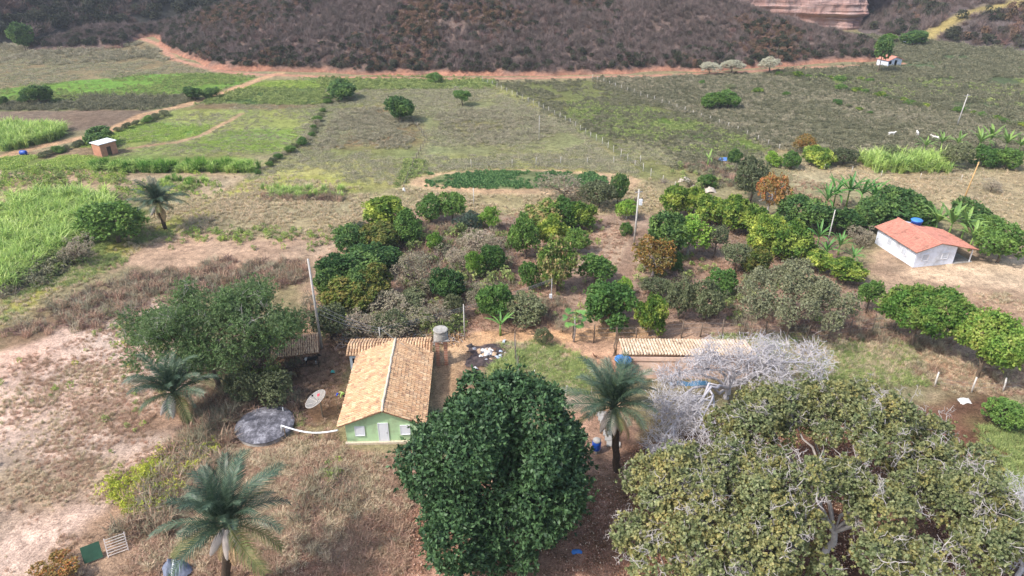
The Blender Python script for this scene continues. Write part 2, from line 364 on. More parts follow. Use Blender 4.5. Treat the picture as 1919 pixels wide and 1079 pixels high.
def heightmesh(name, X, Y, Z, C, mat):
    ny, nx = X.shape
    i = np.arange(ny - 1)[:, None] * nx + np.arange(nx - 1)[None, :]
    f = np.stack([i, i + 1, i + nx + 1, i + nx], -1).reshape(-1, 4)
    mb = MB().add(np.stack([X, Y, Z], -1).reshape(-1, 3), f)
    me = mb.mesh(name, mat, True)
    ca = me.color_attributes.new('soil', 'FLOAT_COLOR', 'POINT')
    ca.data.foreach_set('color', np.concatenate([C.reshape(-1, 3), np.ones((nx * ny, 1))], 1).ravel().astype(np.float32))
    return obj(name, me)
def groundmat(name, fine=1.0):
    m, nt, b = newmat(name)
    at = nt.nodes.new('ShaderNodeAttribute'); at.attribute_name = 'soil'
    n1 = noise(nt, 1.1, detail=6, rough=0.68); n2 = noise(nt, 5.5, detail=5, rough=0.7); n3 = noise(nt, 0.35, detail=4, rough=0.6, stretch=(1, 1.0, 1))
    f1 = ramp(nt, n1, [(0.60,) * 3, (1.0,) * 3, (1.32,) * 3], [0.32, 0.5, 0.68])
    f2 = ramp(nt, n2, [(0.58, 0.56, 0.54), (1.0,) * 3, (1.36, 1.34, 1.3)], [0.34, 0.5, 0.68])
    n4 = noise(nt, 17, detail=3, rough=0.7); f4 = ramp(nt, n4, [(0.62, 0.6, 0.58), (1.0,) * 3, (1.25,) * 3], [0.36, 0.5, 0.66])
    f3 = ramp(nt, n3, [(0.86, 0.86, 0.84), (1.14, 1.13, 1.1)], [0.38, 0.62])
    c = mixc(nt, 1.0, at.outputs['Color'], f1, 'MULTIPLY'); c = mixc(nt, 1.0, c, f2, 'MULTIPLY'); c = mixc(nt, 1.0, c, f3, 'MULTIPLY'); c = mixc(nt, 1.0, c, f4, 'MULTIPLY')
    nt.links.new(c, b.inputs['Base Color']); b.inputs['Roughness'].default_value = 0.97; b.inputs['Specular IOR Level'].default_value = 0.08
    ad = nt.nodes.new('ShaderNodeMath'); ad.operation = 'ADD'; nt.links.new(n1, ad.inputs[0]); nt.links.new(n2, ad.inputs[1])
    bump(nt, b, ad.outputs[0], 0.75 * fine, 0.14)
    return m
M['ground'] = groundmat('ground_soil')
ground = heightmesh('ground', X, Y, Zg, C, M['ground']); ground['kind'] = 'structure'

# hills
def hill(name, poly, slope, cap, x0, x1, y0, y1, st, soil, bank=None, seed=0, streak=None):
    hx = np.arange(x0, x1 + st, st); hy = np.arange(y0, y1 + st, st); A, B = np.meshgrid(hx, hy)
    d = sdist(A + (fbm(A, B, 14, 3, seed) - 0.5) * 7, B + (fbm(A, B, 14, 3, seed + 5) - 0.5) * 7, poly)
    dd = np.maximum(d, 0)
    Z = cap * (1 - np.exp(-dd * slope / cap)) + (fbm(A, B, 30, 4, seed + 9) - 0.5) * np.minimum(dd * 0.35, 14)
    if bank: Z += bank * sstep(0, 2.0, d)
    Z = np.where(d < 0, -0.2 + d * 0.5, Z); Z = np.maximum(Z, -3)
    Cc = np.zeros(A.shape + (3,)); Cc[:] = srgb(soil)
    if bank:
        m = (1 - sstep(0.4, 2.0, d + (fbm(A, B, 5, 2, seed + 2) - 0.5) * 3)) * sstep(-140, -128, A); m = m[..., None]; Cc = Cc * (1 - m) + np.array(srgb((176, 128, 106))) * m
    if streak is not None:
        m = (1 - sstep(1.5, 4.5, ldist(A + (fbm(A, B, 12, 2, 3) - .5) * 8, B, streak)))[..., None]; Cc = Cc * (1 - m) + np.array(srgb((168, 152, 100))) * m
    Cc *= (1 + 0.5 * (fbm(A, B, 16, 3, seed + 3) - 0.5))[..., None]
    o = heightmesh(name, A, B, Z, Cc * KG, M['ground']); o['kind'] = 'structure'
    return dict(A=A, B=B, Z=Z, d=d, x0=x0, y0=y0, st=st)
def hz(h, x, y):
    i = np.clip(((x - h['x0']) / h['st']), 0, h['A'].shape[1] - 1.001); j = np.clip(((y - h['y0']) / h['st']), 0, h['A'].shape[0] - 1.001)
    i0 = i.astype(int); j0 = j.astype(int); fi = i - i0; fj = j - j0
    def s(a): return (a[j0, i0] * (1 - fi) + a[j0, i0 + 1] * fi) * (1 - fj) + (a[j0 + 1, i0] * (1 - fi) + a[j0 + 1, i0 + 1] * fi) * fj
    return s(h['Z']), s(h['d'])
foot = GP([(36, 98), (120, 94), (235, 90), (262, 72), (285, 68), (318, 95), (345, 112), (400, 128), (470, 134), (560, 137), (700, 141), (850, 142), (1000, 141), (1150, 138), (1260, 135), (1400, 129), (1500, 121), (1600, 115), (1650, 108), (1668, 97)])
polyC = [p[:2] for p in foot] + [(114, 250), (100, 272), (80, 300), (50, 400), (0, 520), (-30, 430), (-104, 306), (-152, 274)]
hillC = hill('hill', polyC, 0.42, 70, -200, 150, 190, 420, 1.6, (118, 101, 93), bank=0.6, seed=100)
polyL = [(-700, 205), (-300, 222), (-180, 240), (-165, 285), (-130, 315), (-40, 430), (-100, 520), (-300, 700), (-900, 700)]
hillL = hill('hill_left', polyL, 0.60, 90, -420, -60, 210, 460, 3, (62, 62, 58), seed=140)  # dark soil colour stands in for the shade lying on this hill
fr = GP([(1618, 62), (1700, 72), (1800, 86), (1919, 96)])
polyR = [p[:2] for p in fr] + [(260, 238), (500, 230), (600, 600), (190, 700), (150, 420), (134, 320)]
stk = [(146, 262), (157, 266), (171, 269), (188, 270), (212, 268)]
hillR = hill('hill_right', polyR, 0.46, 80, 110, 420, 225, 430, 2.5, (108, 98, 96), seed=180, streak=stk)
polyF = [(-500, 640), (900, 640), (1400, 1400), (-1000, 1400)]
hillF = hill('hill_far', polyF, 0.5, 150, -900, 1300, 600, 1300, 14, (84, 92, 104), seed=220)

# sandstone cliff behind the hill's shoulder
def build_cliff():
    path = [(74, 300), (92, 291), (112, 288), (128, 284), (135.5, 285.5), (139, 300), (146, 330), (158, 390)]
    P = np.array(path, float); seg = np.concatenate([[0], np.cumsum(np.linalg.norm(np.diff(P, axis=0), axis=1))])
    n = 150; s = np.linspace(0, seg[-1] * 0.999, n)
    px = np.interp(s, seg, P[:, 0]); py = np.interp(s, seg, P[:, 1])
    z = np.concatenate([[-4], np.arange(-2, 46, 0.55)])
    S, Zc = np.meshgrid(s, z)
    tx = np.gradient(px); ty = np.gradient(py); ln = np.hypot(tx, ty); nxn = ty / ln; nyn = -tx / ln
    strata = (vnoise(Zc / 1.9, S / 60, 301) - 0.5) * 2.2 + (vnoise(Zc / 0.7, S / 30, 302) - 0.5) * 0.9
    rough = (fbm(S, Zc * 0.6, 9, 4, 303) - 0.5) * 5.5 + (fbm(S, Zc * 0.25, 3, 3, 305) - 0.5) * 2.0
    off = strata + rough - Zc * 0.06
    V = np.stack([px[None, :] + nxn[None, :] * off, py[None, :] + nyn[None, :] * off, Zc], -1)
    top = V[-1].copy(); top[:, 1] += 120; top[:, 0] -= 20; top[:, 2] += 10
    V = np.concatenate([V, top[None]], 0); r = V.shape[0]
    i = np.arange(r - 1)[:, None] * n + np.arange(n - 1)[None, :]
    f = np.stack([i, i + 1, i + n + 1, i + n], -1).reshape(-1, 4)
    m, nt, b = newmat('sandstone')
    n1 = noise(nt, 0.5, detail=6, stretch=(0.25, 0.25, 2.2)); n2 = noise(nt, 0.14, detail=4); n3 = noise(nt, 1.6, detail=6, stretch=(1, 1, 0.35))
    c = ramp(nt, n1, [srgb((124, 100, 96)), srgb((164, 136, 128)), srgb((186, 164, 156))], [0.3, 0.5, 0.7])
    c = mixc(nt, ramp(nt, n2, [(0, 0, 0), (0.8,) * 3], [0.45, 0.65]), c, srgb((164, 124, 110)))
    c = mixc(nt, ramp(nt, n3, [(0.7,) * 3, (0, 0, 0)], [0.30, 0.42]), c, srgb((70, 54, 50)))
    nt.links.new(c, b.inputs['Base Color']); b.inputs['Roughness'].default_value = 0.95; b.inputs['Specular IOR Level'].default_value = 0.1
    bump(nt, b, n3, 0.8, 0.5)
    tag(MB().add(V.reshape(-1, 3), f).obj('cliff', m), kind='structure')
build_cliff()

# ------------------------------------------------------------------ leaf clouds, crowns, branches
def unit(v): return v / (np.linalg.norm(v, axis=-1, keepdims=True) + 1e-9)
def leaves(r, p, out, per, L, wr=0.38, droop=0.2, spread=1.0):
    """p (N,3) leaf-cluster points with outward directions; per leaves each -> verts, quads"""
    N = len(p); P = np.repeat(p, per, 0); O = np.repeat(out, per, 0)
    d = unit(O * 0.6 + unit(r.normal(size=(N * per, 3))) * spread + np.array((0, 0, -droop)))
    s = unit(np.cross(d, unit(r.normal(size=(N * per, 3)) * 0.6 + O)))
    Ls = (L * r.uniform(0.7, 1.25, N * per))[:, None]
    a = P - d * Ls * 0.1; c = P + d * Ls; mid = P + d * Ls * 0.5
    V = np.stack([a, mid + s * Ls * wr, c, mid - s * Ls * wr], 1).reshape(-1, 3)
    return V, np.arange(len(V)).reshape(-1, 4)
def blob_points(r, cen, rad, n, up=0.25, lo=0.72, cull=0.72):
    """points on the outside of a set of overlapping clumps"""
    w = rad ** 2 / np.sum(rad ** 2); k = r.choice(len(rad), size=int(n * 1.9), p=w)
    d = unit(r.normal(size=(len(k), 3)) + np.array((0, 0, up)))
    p = cen[k] + d * (rad[k] * np.where(r.uniform(0, 1, len(k)) < .1, r.uniform(1.0, 1.32, len(k)), r.uniform(lo, 1.06, len(k))))[:, None]
    keep = np.ones(len(k), bool)
    for i in range(len(rad)):
        keep &= ~((np.linalg.norm(p - cen[i], axis=1) < rad[i] * cull) & (k != i))
    p = p[keep][:n]; return p, d[keep][:n]
def clumps_unit(r, n, rmin, rmax, shape='ball'):
    d = unit(r.normal(size=(n * 4, 3)))
    d = d[d[:, 2] > (-0.62 if shape == 'ball' else -0.25)][:n]
    cr = rmin * 0.7 + (rmax * 1.2 - rmin * 0.7) * r.uniform(0, 1, len(d)) ** 1.4; lob = unit(r.normal(size=(3, 3))); bias = 1 + 0.16 * np.max(d @ lob.T, 1) - 0.08
    dist = (r.uniform(0.66, 1.08, len(d)) - cr * 0.75) * bias
    c = d * dist[:, None]
    if shape == 'flat': c[:, 2] *= 0.8
    return np.concatenate([c, [[0, 0, -0.05]]]), np.concatenate([cr, [0.5]])
def wiggle(r, a, b, n=6, amp=0.12, sag=0.0):
    a = np.asarray(a, float); b = np.asarray(b, float); t = np.linspace(0, 1, n)[:, None]; L = np.linalg.norm(b - a)
    o = np.cumsum(r.normal(size=(n, 3)), 0) * amp * L / n; o -= o[-1] * t; o[0] = 0
    return a + (b - a) * t + o * np.sin(t * PI) ** 0.5 + np.array((0, 0, 1.0)) * (np.sin(t * PI) * sag * L)
def twigs(r, mb, c, rad, n, L, w, k=3):
    for _ in range(n):
        d = unit(r.normal(size=3) + np.array((0, 0, 0.35)))
        a = c + unit(r.normal(size=3)) * rad * 0.3
        b = c + d * rad * r.uniform(0.75, 1.15)
        P = wiggle(r, a, b, 5, 0.5); mb.tube(P, np.linspace(w, w * 0.35, 5), k, False)
        for q in range(2):
            j = r.integers(2, 5); e = P[j] + unit(d + r.normal(size=3) * 0.9) * L * r.uniform(0.5, 1)
            mb.tube(wiggle(r, P[j], e, 3, 0.4), [w * 0.5, w * 0.4, w * 0.2], k, False)

CROWN = {}; TRUNK = {}
SPEC = {  # kind: clumps, clump radii, clusters, leaves per cluster, leaf length, width, droop, shape
 'md': (30, 0.26, 0.42, 1500, 5, 0.135, 0.30, 0.25, 'ball'),
 'my': (34, 0.22, 0.36, 1500, 5, 0.140, 0.30, 0.25, 'ball'),
 'mp': (34, 0.20, 0.34, 1400, 5, 0.125, 0.30, 0.15, 'ball'),
 'mo': (32, 0.22, 0.36, 1500, 5, 0.135, 0.30, 0.25, 'ball'),
 'gr': (26, 0.22, 0.40, 1300, 5, 0.115, 0.34, 0.15, 'ball'),
 'lg': (22, 0.20, 0.36, 900, 5, 0.125, 0.30, 0.10, 'ball'),
 'ol': (30, 0.18, 0.36, 1300, 5, 0.085, 0.36, 0.05, 'flat'),
 'og': (26, 0.16, 0.32, 800, 5, 0.105, 0.34, 0.1, 'flat'),
 'pl': (26, 0.18, 0.34, 1100, 5, 0.085, 0.34, 0.0, 'flat'),
 'bg': (22, 0.24, 0.4, 1200, 5, 0.085, 0.34, 0.1, 'ball'),
 'dr': (24, 0.2, 0.38, 800, 5, 0.085, 0.14, 0.0, 'ball'),
}
for kind, (nc, r0, r1, ncl, per, L, wr, dr, shp) in SPEC.items():
    for s in range(5):
        r = np.random.default_rng(abs(hash((nc, ncl, s))) % 99991 + ord(kind[0]) * 7 + ord(kind[1]))
        cen, rad = clumps_unit(r, nc, r0, r1, shp)
        p, d = blob_points(r, cen, rad, ncl, up=0.3)
        V, f = leaves(r, p, d, per, L, wr, dr)
        mb = MB().add(V, f)
        CROWN[kind, s] = mb.mesh('crown_' + kind, LV[kind])
        tb = MB(); top = np.array((r.uniform(-.06, .06), r.uniform(-.06, .06), 0.72))
        tb.tube(wiggle(r, (0, 0, -0.02), top, 6, 0.25), np.linspace(0.075, 0.05, 6), 7)
        for i in range(6):
            a = i * 2 * PI / 6 + r.uniform(-.4, .4); e = (0.6 * math.cos(a), 0.6 * math.sin(a), r.uniform(0.95, 1.3))
            tb.tube(wiggle(r, top - np.array((0, 0, 0.08)), e, 5, 0.3, 0.1), np.linspace(0.038, 0.012, 5), 5, False)
        if kind in ('dr', 'og'):
            for i in range(26):
                e = unit(r.normal(size=3) + np.array((0, 0, .4))) * 0.98; e[2] = e[2] * 0.6 + 1.0
                tb.tube(wiggle(r, top, e, 5, 0.4), np.linspace(0.02, 0.006, 5), 4, False)
        TRUNK[kind, s] = tb.mesh('trunk_' + kind, M['bark_pale' if kind in ('lg', 'og') else 'bark'], True)

def fit(u0, v0, u1, v1, clear=0.4):
    """size and place of a crown from its box in the photo; the crown's centre sits at its own height above the ground"""
    uc, vc = (u0 + u1) / 2, (v0 + v1) / 2; hc = 2.0
    for _ in range(30):
        p = W(uc, vc, hc); m = depth(p) / F; R = (u1 - u0) / 2 * m
        ph = math.atan2(HC - hc, p[1]); e = (v1 - v0) / 2 * m
        q = e * e - (R * math.sin(ph)) ** 2
        Rz = math.sqrt(max(q, 0.0)) / math.cos(ph); Rz = min(max(Rz, 0.55 * R), 2.2 * R)
        hc = 0.5 * hc + 0.5 * (Rz * 0.9 + clear)
    return p[0], p[1], R, Rz, hc
NT = [0]
def tree(box, kind, name, label, cat='tree', group=None, clear=0.4):
    x, y, R, Rz, hc = fit(*box, clear); R *= 1.02; s = NT[0] % 5; NT[0] += 1; r = random.Random(NT[0] * 31 + 5)
    t = thing(name, label, cat, (x, y, 0), 0, group)
    rz = r.uniform(0, 6.28)
    obj('trunk', TRUNK[kind, s], t, (0, 0, 0), (0, 0, rz), (R * 0.9, R * 0.9, hc))
    obj('crown', CROWN[kind, s], t, (0, 0, hc), (r.uniform(-.22, .22), r.uniform(-.22, .22), rz), (R * r.uniform(.96, 1.06), R * r.uniform(.96, 1.06), Rz))
    return t

# ------------------------------------------------------------------ scattered growth nobody could count (kind = stuff)
def gn_scatter(name, protos, P, rot, scl, idx, label, cat):
    coll = bpy.data.collections.new(name + '_kinds')
    for i, me in enumerate(protos):
        coll.objects.link(bpy.data.objects.new('%s_kind_%d' % (name, i), me))
    me = bpy.data.meshes.new(name); n = len(P)
    me.vertices.add(n); me.vertices.foreach_set('co', np.asarray(P, np.float32).ravel())
    for nm, ty, arr in (('rot', 'FLOAT_VECTOR', rot), ('scl', 'FLOAT_VECTOR', scl)):
        a = me.attributes.new(nm, ty, 'POINT'); a.data.foreach_set('vector', np.asarray(arr, np.float32).ravel())
    a = me.attributes.new('idx', 'INT', 'POINT'); a.data.foreach_set('value', np.asarray(idx, np.int32))
    me.update()
    o = obj(name, me); tag(o, label, cat, None, 'stuff')
    ng = bpy.data.node_groups.new(name, 'GeometryNodeTree')
    ng.interface.new_socket('Geometry', in_out='INPUT', socket_type='NodeSocketGeometry')
    ng.interface.new_socket('Geometry', in_out='OUTPUT', socket_type='NodeSocketGeometry')
    N = ng.nodes; gi = N.new('NodeGroupInput'); go = N.new('NodeGroupOutput'); ci = N.new('GeometryNodeCollectionInfo'); ip = N.new('GeometryNodeInstanceOnPoints')
    ci.inputs['Collection'].default_value = coll; ci.inputs['Separate Children'].default_value = True; ci.inputs['Reset Children'].default_value = True
    ip.inputs['Pick Instance'].default_value = True
    def na(nm, ty):
        q = N.new('GeometryNodeInputNamedAttribute'); q.data_type = ty; q.inputs[0].default_value = nm; return q.outputs[0]
    L = ng.links
    L.new(gi.outputs[0], ip.inputs['Points']); L.new(ci.outputs[0], ip.inputs['Instance']); L.new(na('idx', 'INT'), ip.inputs['Instance Index'])
    e2r = N.new('FunctionNodeEulerToRotation'); L.new(na('rot', 'FLOAT_VECTOR'), e2r.inputs[0]); L.new(e2r.outputs[0], ip.inputs['Rotation'])
    L.new(na('scl', 'FLOAT_VECTOR'), ip.inputs['Scale']); L.new(ip.outputs[0], go.inputs[0])
    md = o.modifiers.new('scatter', 'NODES'); md.node_group = ng
    return o
def blades(r, n, h0, h1, w, lean, base=0.1, bend=0.35):
    a = r.uniform(0, 2 * PI, n); ra = base * np.sqrt(r.uniform(0, 1, n)); b = np.stack([np.cos(a) * ra, np.sin(a) * ra, np.full(n, -0.03)], 1)
    a2 = r.uniform(0, 2 * PI, n); le = r.uniform(0.1, 1, n) * lean; h = r.uniform(h0, h1, n)
    dr = np.stack([np.cos(a2), np.sin(a2), np.zeros(n)], 1)
    m = b + dr * (le * h * 0.45)[:, None] + np.array((0, 0, 1)) * (h * 0.62)[:, None]
    t = b + dr * (le * h * (0.9 + bend))[:, None] + np.array((0, 0, 1)) * (h * (1 - bend * le * 0.7))[:, None]
    s = np.stack([-np.sin(a2), np.cos(a2), np.zeros(n)], 1) * w
    V = np.stack([b - s * 0.7, b + s * 0.7, m + s, m - s, t + s * 0.15, t - s * 0.15], 1).reshape(-1, 3)
    i = np.arange(n)[:, None] * 6
    f = np.concatenate([i + np.array([[0, 1, 2, 3]]), i + np.array([[3, 2, 4, 5]])]); return V, f
def grassmat(name, cols, objvar=0.3, trans=0.25): return leafmat(name, cols, None, 0, trans, 0.8, 0.1, objvar=objvar, k=1.45)
M['straw'] = grassmat('grass_straw', [(178, 164, 136), (158, 145, 118), (194, 178, 148), (138, 127, 104)])
M['brown'] = grassmat('grass_brown', [(144, 118, 98), (162, 136, 114), (124, 102, 84), (178, 154, 130)])
M['green'] = grassmat('grass_green', [(118, 134, 78), (140, 150, 92), (102, 118, 68), (160, 162, 112)])
M['lime'] = grassmat('grass_lime', [(124, 146, 66), (142, 160, 80), (106, 128, 58), (158, 168, 98)])
M['olive'] = grassmat('grass_olive', [(116, 114, 91), (103, 103, 81), (130, 126, 102), (93, 95, 71)])
M['greygrass'] = grassmat('grass_grey', [(140, 134, 112), (124, 119, 99), (154, 146, 122), (110, 108, 85)])
M['tangrass'] = grassmat('grass_tan', [(142, 141, 108), (128, 128, 96), (156, 152, 120), (114, 117, 86)])
M['cane'] = grassmat('cane_leaf', [(132, 156, 82), (152, 172, 96), (112, 136, 68), (170, 180, 120)], 0.2)
M['cane_dark'] = grassmat('cane_leaf_dark', [(76, 112, 46), (98, 132, 54), (60, 92, 40)], 0.2)
M['crop'] = grassmat('crop_leaf', [(74, 106, 64), (90, 122, 74), (62, 94, 56), (112, 136, 86)], 0.25)
M['twig_grey'] = leafmat('twig_grey', [(106, 93, 86), (122, 109, 102), (90, 78, 72), (138, 125, 118)], None, 0, 0.0, 0.95, 0.05, objvar=0.35, k=1.20)
M['twig_brown'] = leafmat('twig_brown', [(110, 90, 82), (126, 102, 92), (92, 76, 70)], None, 0, 0.0, 0.95, 0.05, objvar=0.3, k=1.20)
M['scrub_dark'] = leafmat('scrub_dark', [(58, 60, 48), (74, 76, 60), (48, 50, 42)], None, 0, 0.1, 0.8, 0.1, objvar=0.3, k=1.35)
M['scrub_rust'] = leafmat('scrub_rust', [(120, 96, 78), (132, 108, 86), (100, 84, 70)], None, 0, 0.1, 0.8, 0.1, objvar=0.3, k=1.15)
M['limebush'] = grassmat('lime_bush', [(150, 158, 60), (170, 174, 76), (128, 140, 54), (186, 182, 92)])
M['litter'] = leafmat('leaf_litter', [(128, 94, 74), (150, 114, 90), (104, 78, 62), (204, 182, 160)], None, 0, 0.0, 0.9, 0.1, k=1.3)

def proto_blades(name, mat, n, h0, h1, w, lean, base, seed, bend=0.35):
    V, f = blades(np.random.default_rng(seed), n, h0, h1, w, lean, base, bend); return MB().add(V, f).mesh(name, M[mat])
def proto_leafy(name, mat, R, Rz, n, L, wr, seed, hc=None, per=4):
    r = np.random.default_rng(seed); cen, rad = clumps_unit(r, 9, 0.3, 0.5)
    p, d = blob_points(r, cen, rad, n, 0.4); p = p * np.array((R, R, Rz)) + np.array((0, 0, Rz * 0.85 if hc is None else hc))
    V, f = leaves(r, p, d, per, L, wr, 0.0); return MB().add(V, f).mesh(name, M[mat])
def proto_twigs(name, mat, R, H, n, w, seed):
    """leafless bush: strips that fan up and out from the stool"""
    r = np.random.default_rng(seed); mb = MB()
    d = unit(r.normal(size=(n, 3)) * np.array((1, 1, 0.6)) + np.array((0, 0, 0.55))); d[:, 2] = np.abs(d[:, 2])
    a = d * r.uniform(0.05, 0.65, n)[:, None] * np.array((R, R, H)); b = d * r.uniform(0.75, 1.15, n)[:, None] * np.array((R, R, H)) + r.normal(size=(n, 3)) * 0.22 * R
    b[:, 2] = np.maximum(b[:, 2], 0.05); m = (a + b) / 2 + r.normal(size=(n, 3)) * 0.12 * R
    s = unit(np.cross(b - a, r.normal(size=(n, 3)))) * w
    V = np.stack([a - s, a + s, m + s, m - s, b + s * .4, b - s * .4], 1).reshape(-1, 3); i = np.arange(n)[:, None] * 6
    f = np.concatenate([i + np.array([[0, 1, 2, 3]]), i + np.array([[3, 2, 4, 5]])]); return mb.add(V, f).mesh(name, M[mat])

PB = {
 'straw': [proto_blades('tuft', 'straw', 30, 0.25, 0.6, 0.014, 0.9, 0.16, 1), proto_blades('tuft', 'straw', 26, 0.2, 0.5, 0.014, 1.1, 0.2, 2)],
 'brown': [proto_blades('tuft', 'brown', 30, 0.15, 0.45, 0.015, 1.2, 0.22, 3), proto_blades('tuft', 'brown', 26, 0.2, 0.5, 0.013, 1.0, 0.18, 4)],
 'green': [proto_blades('tuft', 'green', 30, 0.2, 0.55, 0.016, 0.9, 0.18, 5), proto_blades('tuft', 'green', 26, 0.2, 0.45, 0.016, 1.1, 0.2, 6)],
 'lime': [proto_blades('tuft', 'lime', 28, 0.2, 0.55, 0.02, 0.9, 0.2, 7)],
 'olive': [proto_leafy('weed', 'olive', 0.4, 0.24, 36, 0.13, 0.3, 8), proto_blades('tuft', 'olive', 34, 0.15, 0.42, 0.026, 1.2, 0.4, 9)],
 'grey': [proto_blades('tuft', 'greygrass', 36, 0.15, 0.45, 0.024, 1.2, 0.4, 10), proto_leafy('weed', 'greygrass', 0.35, 0.22, 30, 0.12, 0.25, 11)],
 'tanfar': [proto_blades('tuft', 'tangrass', 34, 0.1, 0.26, 0.026, 1.3, 0.5, 12), proto_blades('tuft', 'greygrass', 34, 0.1, 0.28, 0.026, 1.3, 0.5, 13)],
 'greenfar': [proto_blades('tuft', 'green', 30, 0.1, 0.28, 0.028, 1.2, 0.45, 14), proto_leafy('weed', 'green', 0.35, 0.2, 28, 0.12, 0.3, 15)],
 'limefar': [proto_blades('tuft', 'lime', 30, 0.08, 0.24, 0.028, 1.2, 0.45, 16)],
 'cane': [proto_blades('cane', 'cane', 46, 1.6, 3.0, 0.055, 0.55, 0.45, 17, 0.7), proto_blades('cane', 'cane', 40, 1.4, 2.6, 0.055, 0.7, 0.5, 18, 0.8)],
 'caned': [proto_blades('cane', 'cane_dark', 40, 1.0, 2.2, 0.055, 0.6, 0.4, 19, 0.7), proto_blades('cane', 'cane', 36, 1.0, 1.9, 0.05, 0.7, 0.4, 20, 0.8)],
 'crop': [proto_leafy('crop_plant', 'crop', 0.4, 0.16, 18, 0.2, 0.4, 21)],
 'weed': [proto_leafy('weed', 'green', 0.4, 0.32, 26, 0.16, 0.3, 22), proto_leafy('weed', 'lime', 0.4, 0.36, 22, 0.17, 0.25, 23)],
 'dryweed': [proto_twigs('dry_weed', 'twig_brown', 0.7, 0.6, 60, 0.012, 24), proto_blades('tuft', 'brown', 40, 0.3, 0.9, 0.014, 0.9, 0.35, 25), proto_blades('tuft', 'greygrass', 36, 0.3, 0.9, 0.014, 0.9, 0.35, 26)],
 'greenweed': [proto_leafy('weed', 'olive', 0.7, 0.5, 60, 0.16, 0.28, 27), proto_leafy('weed', 'green', 0.6, 0.45, 50, 0.16, 0.3, 28), proto_twigs('dry_weed', 'twig_grey', 0.8, 0.7, 70, 0.012, 29)],
 'limebush': [proto_leafy('weed', 'limebush', 0.55, 0.5, 40, 0.13, 0.3, 41), proto_leafy('weed', 'limebush', 0.4, 0.35, 30, 0.12, 0.3, 42)],
 'litter': [proto_leafy('litter', 'litter', 0.5, 0.06, 16, 0.1, 0.4, 30, hc=0.03, per=2)],
 'hill': [proto_twigs('bare_bush', 'twig_grey', 1.7, 2.6, 190, 0.035, 31), proto_twigs('bare_bush', 'twig_grey', 1.5, 3.0, 180, 0.035, 32), proto_twigs('bare_bush', 'twig_brown', 1.7, 2.3, 180, 0.035, 33),
          proto_leafy('scrub', 'scrub_dark', 1.5, 1.3, 150, 0.32, 0.35, 34), proto_leafy('scrub', 'scrub_rust', 1.4, 1.2, 120, 0.3, 0.3, 35)],
}
BLOCK = [  # places nothing grows: footprints of buildings and tanks (x, y, radius)
 (-12, 52, 4.6), (-12, 57, 4.6), (-12.5, 61.5, 3.6), (-22.9, 50.6, 2.7), (-7.2, 61.4, 1.2), (13.5, 60, 2.2), (17, 60, 2.4), (21, 60, 2.4), (57, 87, 4.2), (61, 86, 3)]
BLOCK += [(*W(222, 1040)[:2], 1.3), (*W(205, 1062)[:2], 1.2), (*W(176, 1050)[:2], 1.2), (*W(332, 1069)[:2], 1.4), (*W(605, 782)[:2], .5)]
def spots(poly, n, seed, thr=0.0, nsc=4.0, keep_clear=True):
    r = np.random.default_rng(seed); P = np.array([p[:2] for p in poly]); lo, hi = P.min(0), P.max(0)
    q = r.uniform(0, 1, (n * 6 + 200, 2)) * (hi - lo) + lo
    fe = min(6.0, 0.22 * math.sqrt(abs(hi[0] - lo[0]) * abs(hi[1] - lo[1])))
    k = sdist(q[:, 0], q[:, 1], P) + (fbm(q[:, 0], q[:, 1], 5, 2, seed + 77) - 0.5) * fe > (r.uniform(0, 1, len(q)) ** 1.5 - 0.35) * fe
    if thr: k &= fbm(q[:, 0], q[:, 1], nsc, 2, seed + 400) + r.normal(0, .07, len(q)) > thr
    if keep_clear:
        for ln_, hw_, _c in LINES: k &= ldist(q[:, 0], q[:, 1], GP(ln_)) > hw_ * r.uniform(.6, 1.5, len(q))
        k &= sdist(q[:, 0], q[:, 1], o1) < r.uniform(-1.5, .3, len(q))
    for x, y, rr in BLOCK: k &= np.hypot(q[:, 0] - x, q[:, 1] - y) > rr
    return q[k][:n]
def gz(x, y):
    nr = 1 - sstep(90, 180, y); return (fbm(x, y, 5, 3, 81) - 0.5) * 0.16 * nr + (fbm(x, y, 1.3, 2, 91) - 0.5) * 0.07 * nr - 0.03
def spread(name, label, cat, regions, proto):
    protos = PB[proto]; allp = []; sc = []
    for k, (poly, n, s0, s1, thr, nsc) in enumerate(regions):
        q = spots(poly if isinstance(poly, tuple) else GP(poly), n, sum(map(ord, name)) * 13 + k * 7, thr, nsc, proto != 'crop')
        allp.append(q); sc.append(np.random.default_rng(k + len(q)).uniform(s0, s1, len(q)))
    q = np.concatenate(allp); s = np.concatenate(sc); r = np.random.default_rng(len(q) + 5); n = len(q)
    P = np.stack([q[:, 0], q[:, 1], gz(q[:, 0], q[:, 1])], 1)
    rot = np.stack([r.normal(0, .08, n), r.normal(0, .08, n), r.uniform(0, 6.28, n)], 1)
    gn_scatter(name, protos, P, rot, np.stack([s, s, s * r.uniform(.75, 1.25, n)], 1), r.integers(0, len(protos), n), label, cat)
